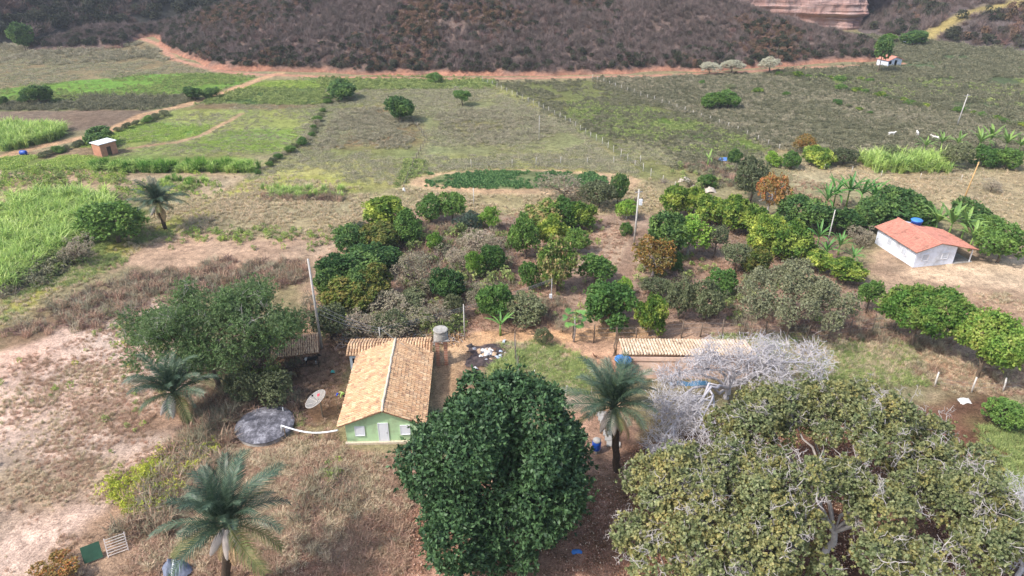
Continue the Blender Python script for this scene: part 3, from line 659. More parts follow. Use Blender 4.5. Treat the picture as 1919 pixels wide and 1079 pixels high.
# foreground and yard
spread('dry_grass', 'sparse straw coloured dry grass tufts scattered over the sandy plot', 'grass', [
 ([(0, 660), (220, 560), (330, 570), (330, 700), (380, 800), (250, 960), (140, 1079), (0, 1079)], 1500, .4, .8, .55, 5),
 ([(400, 372), (690, 362), (680, 420), (640, 450), (420, 442)], 1500, .7, 1.2, .35, 4),
 ([(470, 328), (690, 350), (500, 372), (330, 440), (100, 545), (0, 610), (0, 565), (260, 432), (430, 350)], 2600, .6, 1.1, .35, 4),
 ([(1480, 305), (1919, 325), (1919, 450), (1700, 358), (1480, 345)], 1500, .6, 1.1, .4, 6),
 ([(760, 340), (1220, 335), (1240, 400), (700, 400)], 1300, .7, 1.2, .35, 4),
 ([(1640, 560), (1919, 550), (1919, 740), (1760, 740), (1680, 640)], 900, .6, 1.1, .45, 4),
 ([(930, 640), (1010, 640), (1110, 690), (1110, 732), (1000, 740), (930, 725)], 700, .5, 1.0, .3, 3),
 ([(1340, 640), (1420, 625), (1700, 645), (1770, 725), (1540, 705)], 1500, .6, 1.1, .35, 4),
 ([(380, 830), (740, 850), (760, 1000), (560, 1079), (250, 1079), (270, 960)], 1800, .8, 1.5, .45, 3)], 'straw')
spread('brown_grass', 'matted brown dry grass on the slope in front of the green house', 'grass', [
 ([(250, 960), (390, 800), (470, 780), (560, 830), (760, 850), (760, 1079), (180, 1079)], 6500, .7, 1.5, .30, 3),
 ([(470, 640), (650, 640), (640, 800), (460, 780)], 900, .5, .9, .45, 3),
 ([(0, 640), (330, 570), (380, 800), (250, 960), (140, 1079), (0, 1079)], 2600, .4, .9, .53, 4),
 ([(600, 480), (900, 400), (1500, 400), (1650, 560), (1600, 640), (700, 640)], 4200, .6, 1.2, .42, 4),
 ([(1640, 560), (1800, 560), (1919, 600), (1919, 740), (1740, 720)], 900, .6, 1.1, .45, 4),
 ([(1440, 340), (1640, 345), (1640, 360), (1480, 400)], 300, .7, 1.2, .4, 4)], 'brown')
spread('dry_weeds', 'tangled grey brown dry weeds edging the sandy plot', 'weeds', [
 ([(0, 625), (250, 515), (560, 488), (570, 525), (300, 562), (60, 640)], 900, .8, 1.6, .35, 4),
 ([(215, 1000), (300, 880), (420, 740), (460, 770), (420, 880), (300, 1010)], 620, .9, 1.9, .25, 3),
 ([(420, 720), (560, 740), (560, 800), (440, 800)], 160, .8, 1.5, .35, 3),
 ([(520, 900), (660, 880), (680, 960), (560, 1000)], 220, .8, 1.5, .4, 3),
 ([(488, 362), (640, 358), (642, 374), (490, 377)], 170, .9, 1.5, .1, 3),
 ([(600, 560), (800, 560), (860, 620), (620, 640)], 220, .8, 1.4, .3, 3),
 ([(740, 420), (960, 420), (960, 560), (740, 560)], 420, .8, 1.7, .35, 4),
 ([(960, 560), (1060, 560), (1060, 620), (960, 620)], 160, .6, 1.2, .3, 3),
 ([(1380, 580), (1640, 580), (1640, 640), (1380, 640)], 260, .7, 1.2, .4, 3),
 ([(1290, 300), (1400, 300), (1400, 350), (1290, 350)], 90, .8, 1.6, .4, 4),
 ([(1640, 590), (1760, 660), (1740, 720), (1640, 640)], 120, .6, 1.2, .4, 3)], 'dryweed')
spread('green_grass', 'green grass growing in the fenced yard', 'grass', [
 ([(930, 640), (1010, 640), (1110, 690), (1110, 732), (1000, 740), (930, 725)], 1500, .6, 1.2, .34, 3),
 ([(1340, 640), (1420, 625), (1700, 645), (1770, 725), (1540, 705)], 1500, .6, 1.1, .44, 4),
 ([(500, 780), (560, 770), (570, 800), (510, 800)], 50, .6, 1, 0, 3),
 ([(918, 690), (945, 670), (980, 655), (985, 740), (940, 735)], 420, 1.0, 1.9, .1, 3),
 ([(1850, 800), (1919, 800), (1919, 940), (1850, 930)], 500, .7, 1.2, .35, 4),
 ([(150, 490), (260, 432), (330, 440), (240, 482), (100, 545), (0, 610), (0, 570)], 900, .7, 1.2, .45, 5)], 'green')
spread('leafy_weeds', 'small leafy green weeds dotted about the open ground', 'weeds', [
 ([(0, 660), (220, 560), (330, 570), (330, 700), (200, 900), (0, 900)], 60, .5, 1.0, .55, 6),
 ([(340, 425), (640, 430), (600, 480), (340, 470)], 130, .6, 1.3, .5, 5),
 ([(0, 316), (180, 318), (470, 322), (380, 366), (0, 376)], 380, .7, 1.6, .5, 8),
 ([(700, 400), (1500, 400), (1600, 620), (700, 620)], 420, .6, 1.4, .5, 5),
 ([(590, 870), (640, 860), (650, 920), (600, 930)], 14, .7, 1.3, 0, 3)], 'weed')
spread('lime_weeds', 'sprawling yellow green bushes at the edge of the sandy plot', 'weeds', [
 ([(205, 905), (300, 850), (400, 835), (390, 880), (320, 950), (245, 965)], 300, .6, 1.2, .32, 2.5),
 ([(150, 590), (330, 580), (330, 760), (140, 700)], 12, .5, 1.0, .3, 5)], 'limebush')
spread('leaf_litter', 'rusty fallen leaves on the soil under the big round tree', 'leaf litter', [
 ([(600, 1000), (780, 900), (1160, 880), (1200, 1079), (500, 1079)], 1500, .7, 1.4, .3, 3),
 ([(1160, 860), (1640, 800), (1800, 1079), (1150, 1079)], 2200, .7, 1.5, .2, 3),
 ([(640, 600), (900, 600), (880, 650), (640, 650)], 350, .8, 1.6, .3, 3)], 'litter')
# fields
spread('pasture_grass', 'tan pasture grass of the middle fields below the hill', 'grass', [
 ([(770, 168), (920, 163), (1020, 208), (1200, 330), (775, 338), (800, 262)], 7000, .8, 1.5, .38, 9),
 ([(615, 165), (770, 170), (790, 262), (745, 345), (480, 332), (560, 268)], 4200, .8, 1.5, .38, 8),
 ([(0, 90), (260, 88), (390, 131), (200, 148), (0, 163)], 3000, .9, 1.7, .40, 9),
 ([(1150, 262), (1290, 262), (1480, 300), (1330, 330), (1215, 330)], 1600, .7, 1.3, .4, 8),
 ([(370, 196), (600, 196), (560, 265), (520, 288), (200, 292), (290, 215)], 1500, .7, 1.2, .42, 7)], 'tanfar')
spread('pasture_weeds', 'grey olive weeds covering the rough pasture by the hill', 'weeds', [
 ([(1110, 148), (1420, 138), (1919, 238), (1919, 300), (1450, 276), (1200, 180)], 6500, .9, 1.8, .30, 8),
 ([(1440, 133), (1700, 118), (1919, 125), (1919, 240), (1600, 178)], 4800, 1.0, 2.2, .35, 9),
 ([(930, 156), (1110, 150), (1200, 180), (1330, 228), (1450, 276), (1330, 330), (1060, 225)], 3600, .7, 1.4, .38, 7),
 ([(0, 190), (400, 176), (365, 190), (290, 204), (0, 207)], 1300, .9, 2.0, .3, 7),
 ([(1600, 66), (1919, 86), (1919, 125), (1680, 120), (1670, 98)], 2200, 1.2, 2.6, .35, 10)], 'olive')
spread('pale_weeds', 'pale grey dry weeds of the rough pasture', 'weeds', [
 ([(1110, 148), (1420, 138), (1919, 238), (1919, 300), (1450, 276), (1200, 180)], 5200, .9, 1.8, .36, 9),
 ([(820, 215), (1000, 205), (1040, 250), (860, 275)], 700, .9, 1.6, .4, 6),
 ([(640, 205), (720, 200), (780, 235), (770, 270), (600, 280)], 900, .9, 1.6, .35, 7),
 ([(0, 84), (260, 80), (330, 110), (0, 122)], 900, 1.4, 2.8, .4, 9)], 'grey')
spread('meadow_grass', 'short green grass of the far meadow and ditch banks', 'grass', [
 ([(0, 167), (130, 152), (300, 138), (400, 137), (480, 146), (400, 172), (100, 192), (0, 192)], 2600, .7, 1.2, .35, 9),
 ([(395, 172), (450, 166), (610, 164), (605, 196), (370, 192)], 1300, .9, 1.9, .3, 6),
 ([(560, 143), (920, 146), (930, 158), (900, 166), (640, 168)], 1700, .9, 1.9, .3, 7),
 ([(1060, 190), (1230, 205), (1440, 272), (1300, 290), (1120, 240)], 2600, .7, 1.3, .4, 7),
 ([(760, 300), (790, 300), (800, 330), (740, 350)], 260, .8, 1.5, .2, 6),
 ([(1500, 140), (1919, 150), (1919, 200), (1600, 170)], 900, .9, 1.9, .45, 9)], 'greenfar')
spread('bright_grass', 'bright green grass of the two irrigated plots', 'grass', [
 ([(215, 245), (300, 230), (392, 240), (380, 250), (300, 263), (140, 276), (170, 258)], 1300, .8, 1.4, .35, 5),
 ([(330, 276), (430, 246), (575, 243), (555, 272), (510, 284)], 1000, .6, 1.0, .4, 6),
 ([(0, 292), (170, 292), (180, 316), (0, 318)], 800, .9, 1.9, .4, 5),
 ([(440, 166), (500, 150), (620, 150), (645, 158), (600, 166)], 700, .7, 1.2, .35, 6)], 'limefar')
spread('sugar_cane', 'tall pale green cane thicket beside the grassy track', 'cane', [
 ([(0, 385), (60, 378), (170, 372), (190, 420), (170, 450), (120, 478), (70, 478), (0, 480)], 620, .8, 1.15, .12, 6),
 ([(0, 475), (70, 480), (85, 500), (30, 540), (0, 550)], 170, .7, 1.0, .1, 6),
 ([(0, 240), (120, 243), (118, 256), (40, 280), (0, 284)], 420, .7, 1.1, .25, 7),
 ([(1605, 300), (1700, 300), (1775, 305), (1770, 325), (1640, 325)], 170, .8, 1.2, .15, 6),
 ([(490, 355), (640, 358), (650, 372), (500, 372)], 70, .4, .6, .2, 6)], 'cane')
spread('fodder_grass', 'row of tall dark green fodder grass on the bare strip', 'fodder grass', [
 ([(178, 312), (250, 312), (480, 314), (484, 324), (240, 322), (180, 320)], 260, .8, 1.15, .2, 5),
 ([(290, 335), (410, 335), (410, 352), (300, 350)], 36, .5, .8, .45, 4)], 'caned')
spread('crop_plants', 'low dark green crop filling the oval plot', 'crop', [(tuple(ellipse_poly(968, 337, 168, 16)), 900, .7, 1.2, .42, 4)], 'crop')
spread('rough_shrubs', 'low grey green undergrowth between the orchard trees', 'undergrowth', [
 ([(600, 590), (860, 590), (870, 628), (600, 640)], 110, .9, 1.8, .2, 4),
 ([(740, 440), (960, 440), (960, 560), (740, 590)], 150, .9, 2.0, .35, 4),
 ([(1150, 500), (1420, 500), (1420, 600), (1200, 600)], 120, .6, 1.3, .4, 4),
 ([(1290, 310), (1420, 320), (1420, 360), (1240, 350)], 60, .8, 1.6, .35, 4),
 ([(0, 560), (100, 520), (180, 480), (130, 470), (60, 500), (0, 530)], 120, 1.0, 2.0, .2, 4),
 ([(420, 640), (500, 620), (560, 640), (530, 740), (430, 740)], 110, .8, 1.6, .3, 4)], 'greenweed')

# woodland of leafless scrub on the hills
def hill_scrub(name, label, h, n, x0, x1, y0, y1, s0, s1, weights, seed, avoid=None, dmin=1.4):
    r = np.random.default_rng(seed); x = r.uniform(x0, x1, n * 4); y = r.uniform(y0, y1, n * 4)
    z, d = hz(h, x, y); k = d > dmin
    if avoid is not None: k &= ldist(x, y, avoid) > 4.5 * r.uniform(.3, 1.2, len(x))
    x, y, z, d = x[k][:n], y[k][:n], z[k][:n], d[k][:n]; n = len(x); s = r.uniform(s0, s1, n)
    patch = fbm(x, y, 26, 3, seed + 3); w = np.array(weights, float)
    u = np.clip(r.uniform(0, 1, n) * 0.65 + (patch - 0.5) * 2.0 + 0.18, 0, 0.999)
    low = np.exp(-np.maximum(d - dmin, 0) / 5.0); idx = np.searchsorted(np.cumsum(w) / w.sum(), u)
    idx = np.where(r.uniform(0, 1, n) < low * 0.45, 3, idx)
    gn_scatter(name, PB['hill'], np.stack([x, y, z - 0.15], 1), np.stack([r.normal(0, .1, n), r.normal(0, .1, n), r.uniform(0, 6.28, n)], 1),
               np.stack([s, s, s * r.uniform(.8, 1.25, n)], 1), idx, label, 'scrub wood')
hill_scrub('hillside_scrub', 'grey purple leafless scrub wood covering the middle hill', hillC, 20000, -178, 125, 195, 290, .32, .8, [.36, .32, .16, .12, .04], 500)
hill_scrub('shade_toned_scrub', 'scrub wood with shade put into its dark colours on the hill behind the dry field', hillL, 4200, -330, -60, 225, 400, 1.1, 2.0, [.12, .1, .1, .63, .05], 520)  # mostly dark bushes: the hill's shade is carried by their colour
hill_scrub('pale_scrub', 'pale grey scrub wood on the hill beyond the cliff', hillR, 8000, 125, 330, 235, 400, .7, 1.3, [.4, .32, .1, .15, .03], 540, avoid=stk)


# ------------------------------------------------------------------ buildings
def tilemat(name, cols, k=1.0):
    m, nt, b = newmat(name); g = nt.nodes.new('ShaderNodeNewGeometry')
    c = ramp(nt, g.outputs['Random Per Island'], [srgb(q, k) for q in cols])
    n = noise(nt, 0.9, detail=5, rough=0.7); c = mixc(nt, ramp(nt, n, [(0, 0, 0), (0.75,) * 3], [0.55, 0.72]), c, srgb((104, 84, 70), k))
    n2 = noise(nt, 14, detail=3); c = mixc(nt, 1.0, c, ramp(nt, n2, [(0.8,) * 3, (1.15,) * 3], [0.35, 0.65]), 'MULTIPLY')
    nt.links.new(c, b.inputs['Base Color']); b.inputs['Roughness'].default_value = 0.9; b.inputs['Specular IOR Level'].default_value = 0.15
    return m
M['tile'] = tilemat('clay_tile', [(206, 168, 130), (222, 186, 146), (196, 154, 118), (214, 176, 136), (178, 142, 114), (226, 194, 156)])
M['tile_red'] = tilemat('clay_tile_red', [(204, 140, 120), (212, 150, 128), (196, 130, 112), (208, 146, 124)])
M['tile_pale'] = tilemat('clay_tile_pale', [(214, 190, 160), (226, 204, 176), (196, 170, 140), (206, 180, 152)])
M['under'] = plain('roof_boards', (128, 98, 76), 0.95, 0.1, 0.3)
M['mortar'] = plain('mortar', (206, 190, 168), 0.95, 0.1, 0.2, 6, bmp=0.3)
M['green_wall'] = plain('green_wall', (182, 212, 164), 0.85, 0.2, 0.05, 1.2, dirt=(142, 150, 116), dirt_amt=0.45)
M['white_wall'] = plain('white_wall', (226, 232, 242), 0.8, 0.2, 0.04, 1.0, dirt=(160, 158, 156), dirt_amt=0.45)
M['orange_wall'] = plain('orange_wall', (242, 208, 186), 0.9, 0.15, 0.15, 1.0, dirt=(176, 128, 100), dirt_amt=0.4)
M['brick'] = plain('raw_brick', (186, 134, 110), 0.95, 0.1, 0.2, 2.0, dirt=(160, 110, 90))
def tiles(mb, o, e, d, le, ld, pw=0.29, pl=0.42, seed=0, rise=0.10, jit=0.012):
    """overlapping clay barrel tiles: o = top corner, e = unit vector along the ridge, d = unit vector down the slope"""
    r = np.random.default_rng(seed); e = np.asarray(e, float); d = np.asarray(d, float); nrm = np.cross(e, d); nrm *= np.sign(nrm[2])
    nc = int(le / pw); nr = int(math.ceil(ld / (pl * 0.86))); th = np.linspace(-0.5, 0.5, 5) * PI
    sag = lambda a: -0.05 * math.sin(a * 9.0 + seed)
    for i in range(nc):
        for j in range(nr):
            a0 = i * pw + pw * 0.5 + r.normal(0, jit); b0 = j * pl * 0.86 - 0.02 + r.normal(0, jit * 1.6); b1 = min(b0 + pl, ld + 0.06)
            if b1 - b0 < 0.1: continue
            sk = r.normal(0, 0.012); V = []
            for bb, w, h in ((b0, pw * 0.36, 0.0), (b1, pw * 0.44, 0.024)):
                for t in th:
                    V.append(np.asarray(o) + e * (a0 + math.sin(t) * w + (sk if bb == b1 else 0)) + d * bb + nrm * (math.cos(t) * rise + h + 0.012 + r.normal(0, 0.002) + sag(i / nc + j * .07) * 0.4))
            mb.add(V, np.array([(k, k + 1, k + 6, k + 5) for k in range(4)]))
    return mb
def slab(mb, o, e, d, le, ld, th=0.05):
    o = np.asarray(o, float); e = np.asarray(e, float); d = np.asarray(d, float); n = np.cross(e, d); n *= np.sign(n[2])
    V = [o, o + e * le, o + e * le + d * ld, o + d * ld]; V = V + [v - n * th for v in V]
    return mb.add(V, np.array([(0, 1, 2, 3), (7, 6, 5, 4), (0, 4, 5, 1), (1, 5, 6, 2), (2, 6, 7, 3), (3, 7, 4, 0)]))
def gable_body(x0, x1, y0, y1, ze, zr, xr):
    V = [(x0, y0, -.2), (x1, y0, -.2), (x1, y0, ze), (xr, y0, zr), (x0, y0, ze), (x0, y1, -.2), (x1, y1, -.2), (x1, y1, ze), (xr, y1, zr), (x0, y1, ze)]
    return MB().add(V, [np.array([(0, 1, 2, 3, 4), (6, 5, 9, 8, 7)]), np.array([(1, 6, 7, 2), (5, 0, 4, 9), (2, 7, 8, 3), (3, 8, 9, 4)])])

def opening(parent, kind, x, z0, w, h, y, mat, facing=-1, panels=2):
    """shutter or door set in a frame, proud of the wall plane y"""
    o = MB().box((x, y + facing * 0.02, z0 + h / 2), (w, 0.04, h)).obj(kind, mat, parent)
    fr = MB(); t = 0.06
    for sx in (-1, 1): fr.box((x + sx * (w / 2 + t / 2), y + facing * 0.035, z0 + h / 2), (t, 0.07, h + 2 * t))
    fr.box((x, y + facing * 0.035, z0 + h + t / 2), (w - 0.004, 0.07, t))
    if kind == 'window': fr.box((x, y + facing * 0.05, z0 - t / 2), (w - 0.004, 0.1, t))
    fr.obj('frame', M['white'], o)
    for k in range(panels):
        pw = w / panels; MB().box((x - w / 2 + pw * (k + 0.5), y + facing * 0.046, z0 + h / 2), (pw * 0.86, 0.012, h * 0.9)).obj('panel', mat, o)
    if kind == 'door': MB().box((x + w * 0.38, y + facing * 0.07, z0 + h * 0.48), (0.03, 0.05, 0.12)).obj('handle', M['dark'], o)
    return o

def green_house():
    t = thing('green_house', 'pale green house with white shutters and weathered clay tile gable roof', 'house', (-11.6, 49.35, 0), math.radians(2.4))
    x0, x1, y1, ze, zr = -3.3, 3.3, 11.0, 2.35, 3.75
    gable_body(x0, x1, 0, y1, ze, zr, 0.15).obj('wall', M['green_wall'], t)
    MB().box((0, -0.09, 0.03), (6.9, 0.3, 0.34)).obj('plinth', M['mortar'], t)
    xr = 0.15; ov = 0.55; f0, ln = -0.35, 11.7
    for s in (-1, 1):
        xe = (x0 - ov) if s < 0 else (x1 + ov); run = abs(xe - xr); sl = (zr - ze) / abs((x0 if s < 0 else x1) - xr)
        d = np.array((s * 1.0, 0, -sl)); d /= np.linalg.norm(d); L = run / abs(d[0]); top = np.array((xr, f0, zr + 0.07))
        rf = slab(MB(), top - np.array((0, 0, 0.02)), (0, 1, 0), d, ln, L, 0.06).obj('roof', M['under'], t)
        tl = tiles(MB(), top, (0, 1, 0), d, ln, L + 0.04, seed=11 + s).obj('roof_tiles', M['tile'], rf); tl['kind'] = 'stuff'
    r = np.random.default_rng(3); P = [(xr + r.normal(0, .02), f0 + q * ln / 26, zr + 0.13 + r.normal(0, .012)) for q in range(27)]
    MB().tube(P, 0.11 + np.abs(r.normal(0, .012, 27)), 8).obj('ridge_cap', M['mortar'], t, True)
    opening(t, 'window', -2.05, 0.95, 0.78, 0.95, 0, M['white'], -1, 1); opening(t, 'door', 0.05, 0.2, 0.82, 2.0, 0, M['white'], -1, 1); opening(t, 'window', 2.0, 0.95, 0.78, 0.95, 0, M['white'], -1, 1)
    # kitchen wing across the back, wider than the house
    w = gable_body(-4.6, 3.4, 11.0, 13.4, 2.2, 2.2, 0); w = MB(); w.box((-0.6, 12.35, 1.0), (8.2, 2.4, 2.36)); ob = w.obj('kitchen_wall', M['white_wall'], t)
    MB().box((-4.05, 11.13, 0.85), (0.75, 0.06, 1.7)).obj('door', M['dark'], t)
    for s in (-1, 1):
        L = 1.55; d = np.array((0, s * 1.0, -0.32)); d /= np.linalg.norm(d); top = np.array((-5.0, 12.3, 2.72))
        rf = slab(MB(), top - np.array((0, 0, .02)), (1, 0, 0), d, 8.8, L, 0.05).obj('kitchen_roof', M['under'], t)
        tl = tiles(MB(), top, (1, 0, 0), d, 8.8, L, seed=31 + s).obj('roof_tiles', M['tile'], rf); tl['kind'] = 'stuff'
    return t
green_house()

def white_house():
    A = W(1710, 501); t = thing('white_house', 'white washed house with smooth terracotta roof and open side porch', 'house', (A[0], A[1], 0), math.radians(11))
    x1, y1, ze, zr, xr = 6.1, 8.0, 2.45, 3.35, 3.1
    gable_body(0, x1, 0, y1, ze, zr, xr).obj('wall', M['white_wall'], t)
    for s in (-1, 1):
        xe = -0.45 if s < 0 else x1 + 3.1; sl = (zr - ze) / xr if s < 0 else 0.245
        d = np.array((s, 0, -sl)); d /= np.linalg.norm(d); L = abs(xe - xr) / abs(d[0]); top = np.array((xr, -0.45, zr + 0.08))
        rf = slab(MB(), top - np.array((0, 0, .02)), (0, 1, 0), d, 8.9 if s < 0 else 7.2, L, 0.06).obj('roof', M['under'], t)
        tl = tiles(MB(), top, (0, 1, 0), d, 8.9 if s < 0 else 7.2, L, pw=0.26, pl=0.42, seed=51 + s, rise=0.05, jit=0.004).obj('roof_tiles', M['tile_red'], rf); tl['kind'] = 'stuff'
    MB().tube([(xr, -0.46 + q * 0.9, zr + 0.12) for q in range(11)], 0.08, 8).obj('ridge_cap', M['tile_red'], t, True)
    shutter = plain('grey_shutter', (186, 190, 196), 0.8)
    opening(t, 'window', 1.5, 0.95, 0.85, 0.85, 0, shutter); opening(t, 'window', 4.5, 0.95, 0.85, 0.85, 0, shutter)
    for y in (2.2, 5.2):
        o = MB().box((-0.02, y, 1.4), (0.05, 0.8, 0.8)).obj('window', shutter, t)
        fr = MB(); [fr.box((-0.045, y + s * 0.44, 1.4), (0.07, 0.08, 0.96)) for s in (-1, 1)]; fr.box((-0.045, y, 1.85), (0.07, 0.796, 0.1)); fr.obj('frame', M['white'], o)
    MB().tube([(8.75, 0.1, -.1), (8.75, 0.1, 2.0)], 0.09, 8).obj('porch_post', M['white'], t)
    MB().tube([(8.75, 6.0, -.1), (8.75, 6.0, 2.0)], 0.09, 8).obj('porch_post', M['white'], t)
    MB().box((6.125, 2.2, 1.05), (0.05, 0.9, 2.1)).obj('door', M['bark'], t)
    MB().box((7.6, 3.2, -0.05), (3.0, 6.6, 0.2)).obj('porch_floor', M['concrete'], t)
    return t
wh = white_house()
def tank(name, label, loc, r, h, body, lid, cat='water tank', stand=0.0):
    t = thing(name, label, cat, loc)
    MB().lathe([(0.0, 0), (r * 0.86, 0), (r * .92, h * .33), (r * .95, h * .34), (r * .97, h * .66), (r, h * .67), (r * 1.03, h), (0, h)], 24).obj('body', body, t, True)
    MB().lathe([(r * 1.1, h - .05), (r * 1.12, h + .01), (r * 0.9, h + .12), (r * .35, h + .2), (0, h + .21)], 24).obj('lid', lid, t, True)
    if stand: MB().box((0, 0, -stand / 2), (r * 2.1, r * 2.1, stand)).obj('stand', M['brick'], t)
    return t
q = W(1725, 430, 2.9); tank('water_tank', 'blue plastic water tank rising behind the terracotta roof', (q[0], q[1] + 1.4, 2.9), 0.72, 0.85, M['blue'], M['blue_pale'], stand=2.9)

def orange_building():
    t = thing('orange_shed', 'long orange plastered outbuilding with pale tile roof', 'outbuilding', (11.4, 59.2, 0), math.radians(-1))
    MB().box((6.6, 1.7, 1.0), (13.2, 3.4, 2.5)).obj('wall', M['orange_wall'], t)
    d = np.array((0, 1, -0.16)); d /= np.linalg.norm(d)
    rf = slab(MB(), (-0.15, -0.1, 2.92), (1, 0, 0), d, 13.5, 3.9, 0.06).obj('roof', M['under'], t)
    tl = tiles(MB(), (-0.15, -0.1, 2.93), (1, 0, 0), d, 13.5, 3.9, pw=.3, pl=.5, seed=71, rise=.1).obj('roof_tiles', M['tile_pale'], rf); tl['kind'] = 'stuff'
    MB().box((6.6, -0.02, 2.46), (13.24, 0.16, 0.46)).obj('parapet', M['orange_wall'], t)
    return t
orange_building()
q = W(1168, 688, 2.0); tank('water_tank', 'blue lidded water tank on a plastered pillar beside the orange shed', (q[0], q[1] + .4, 1.95), 0.78, 0.75, M['blue'], M['blue_pale'], stand=1.95)

# tile roofed lean-to under the feathery tree, with its animals
def cattle_shelter():
    b = W(598, 690); t = thing('cattle_shelter', 'open lean-to with patched clay tile roof under the feathery tree', 'shelter', (b[0], b[1], 0), math.radians(14))
    d = np.array((0, -1, -0.12)); d /= np.linalg.norm(d)
    rf = slab(MB(), (-4.6, 3.2, 2.35), (1, 0, 0), d, 4.9, 3.3, .05).obj('roof', M['under'], t)
    tl = tiles(MB(), (-4.6, 3.2, 2.37), (1, 0, 0), d, 4.9, 3.3, pw=.23, seed=91, jit=.02).obj('roof_tiles', M['tile'], rf); tl['kind'] = 'stuff'
    for x, y, h in ((0, 0.1, 2.0), (0.1, 3.0, 2.32), (-2.3, 0.0, 1.98), (-4.4, 0.1, 1.98), (-4.4, 3.0, 2.3)):
        MB().tube([(x, y, -.2), (x + .05, y + .03, h)], 0.07, 6).obj('post', M['bark_dark'], t)
    MB().box((-2.2, 0.02, .5), (4.3, .06, .12)).obj('rail', M['bark_dark'], t)
cattle_shelter()

def tank_tower():
    b = W(829, 682); t = thing('tank_tower', 'round concrete water tank on two raw brick pillars', 'water tank', (b[0], b[1], 0), .1)
    for s in (-1, 1):
        p = MB().box((s * .42, 0, 1.55), (.38, .5, 3.3)).obj('pillar', M['brick'], t)
        mt = MB(); [mt.box((s * .42, 0, .2 + k * .3), (.384, .504, .03)) for k in range(10)]; mt.obj('mortar_courses', M['mortar'], p)['kind'] = 'stuff'
    MB().box((0, 0, 3.26), (1.5, 1.3, .12)).obj('platform', M['concrete'], t)
    MB().lathe([(0, 3.32), (.70, 3.32), (.70, 3.78), (.73, 3.79), (.73, 3.84), (.70, 3.85), (.70, 4.28), (0, 4.28)], 28).obj('tank', M['concrete'], t)
    MB().lathe([(.77, 4.27), (.77, 4.35), (.7, 4.40), (0, 4.43)], 28).obj('lid', M['concrete'], t)
tank_tower()

def cistern():
    c = (W(445, 810) + W(548, 800)) / 2; t = thing('cistern', 'low round cistern with a blackened domed concrete lid', 'cistern', (c[0], c[1] + .2, 0))
    m, nt, b = newmat('weathered_dome'); n1 = noise(nt, 1.3, detail=8, rough=.75); n2 = noise(nt, 5, detail=6, rough=.7, stretch=(1, .5, 1))
    cc = ramp(nt, n1, [srgb((52, 52, 57)), srgb((100, 98, 104)), srgb((160, 158, 163))], [.34, .5, .66]); cc = mixc(nt, 1.0, cc, ramp(nt, n2, [(.6,) * 3, (1.3,) * 3], [.35, .65]), 'MULTIPLY')
    nt.links.new(cc, b.inputs['Base Color']); b.inputs['Roughness'].default_value = .95; bump(nt, b, n2, .5)
    MB().lathe([(2.55, -.2), (2.55, .42), (2.5, .46)], 40).obj('ring_wall', M['concrete'], t, True)
    prof = [(2.66, .40), (2.68, .5)] + [(2.66 * math.cos(a), .5 + .42 * math.sin(a)) for a in np.linspace(0, PI / 2, 9)]
    MB().lathe(prof, 40).obj('dome', m, t, True)
    MB().tube([(1.3, 1.6, .3), (1.3, 1.6, 1.2)], .05, 6).obj('vent_pipe', M['pvc'], t)
cistern()
def rain_pipe():
    a = W(527, 797, 1.5); b = W(633, 806, 2.1); t = thing('rain_pipe', 'white bent plastic pipe running from the tile eave to the cistern', 'pipe', (0, 0, 0))
    P = [a + (b - a) * s + np.array((0, 0, -.55 * math.sin(s * PI) ** 1.0)) for s in np.linspace(0, 1, 14)]
    MB().tube([P[0] + np.array((-.05, 0.05, -.75)), P[0] + np.array((-.02, 0, -.1)), P[0]] + P[1:], .075, 8).obj('pipe', M['pvc'], t, True)
    MB().tube([(a[0] + .25, a[1] - .1, -.1), (a[0] + .25, a[1] - .1, 1.25)], .06, 6).obj('prop_post', M['post'], t)
    m = P[7]; MB().tube([(m[0], m[1], -.1), (m[0], m[1], m[2] + .2)], .03, 5).obj('prop_post', M['post'], t)
rain_pipe()

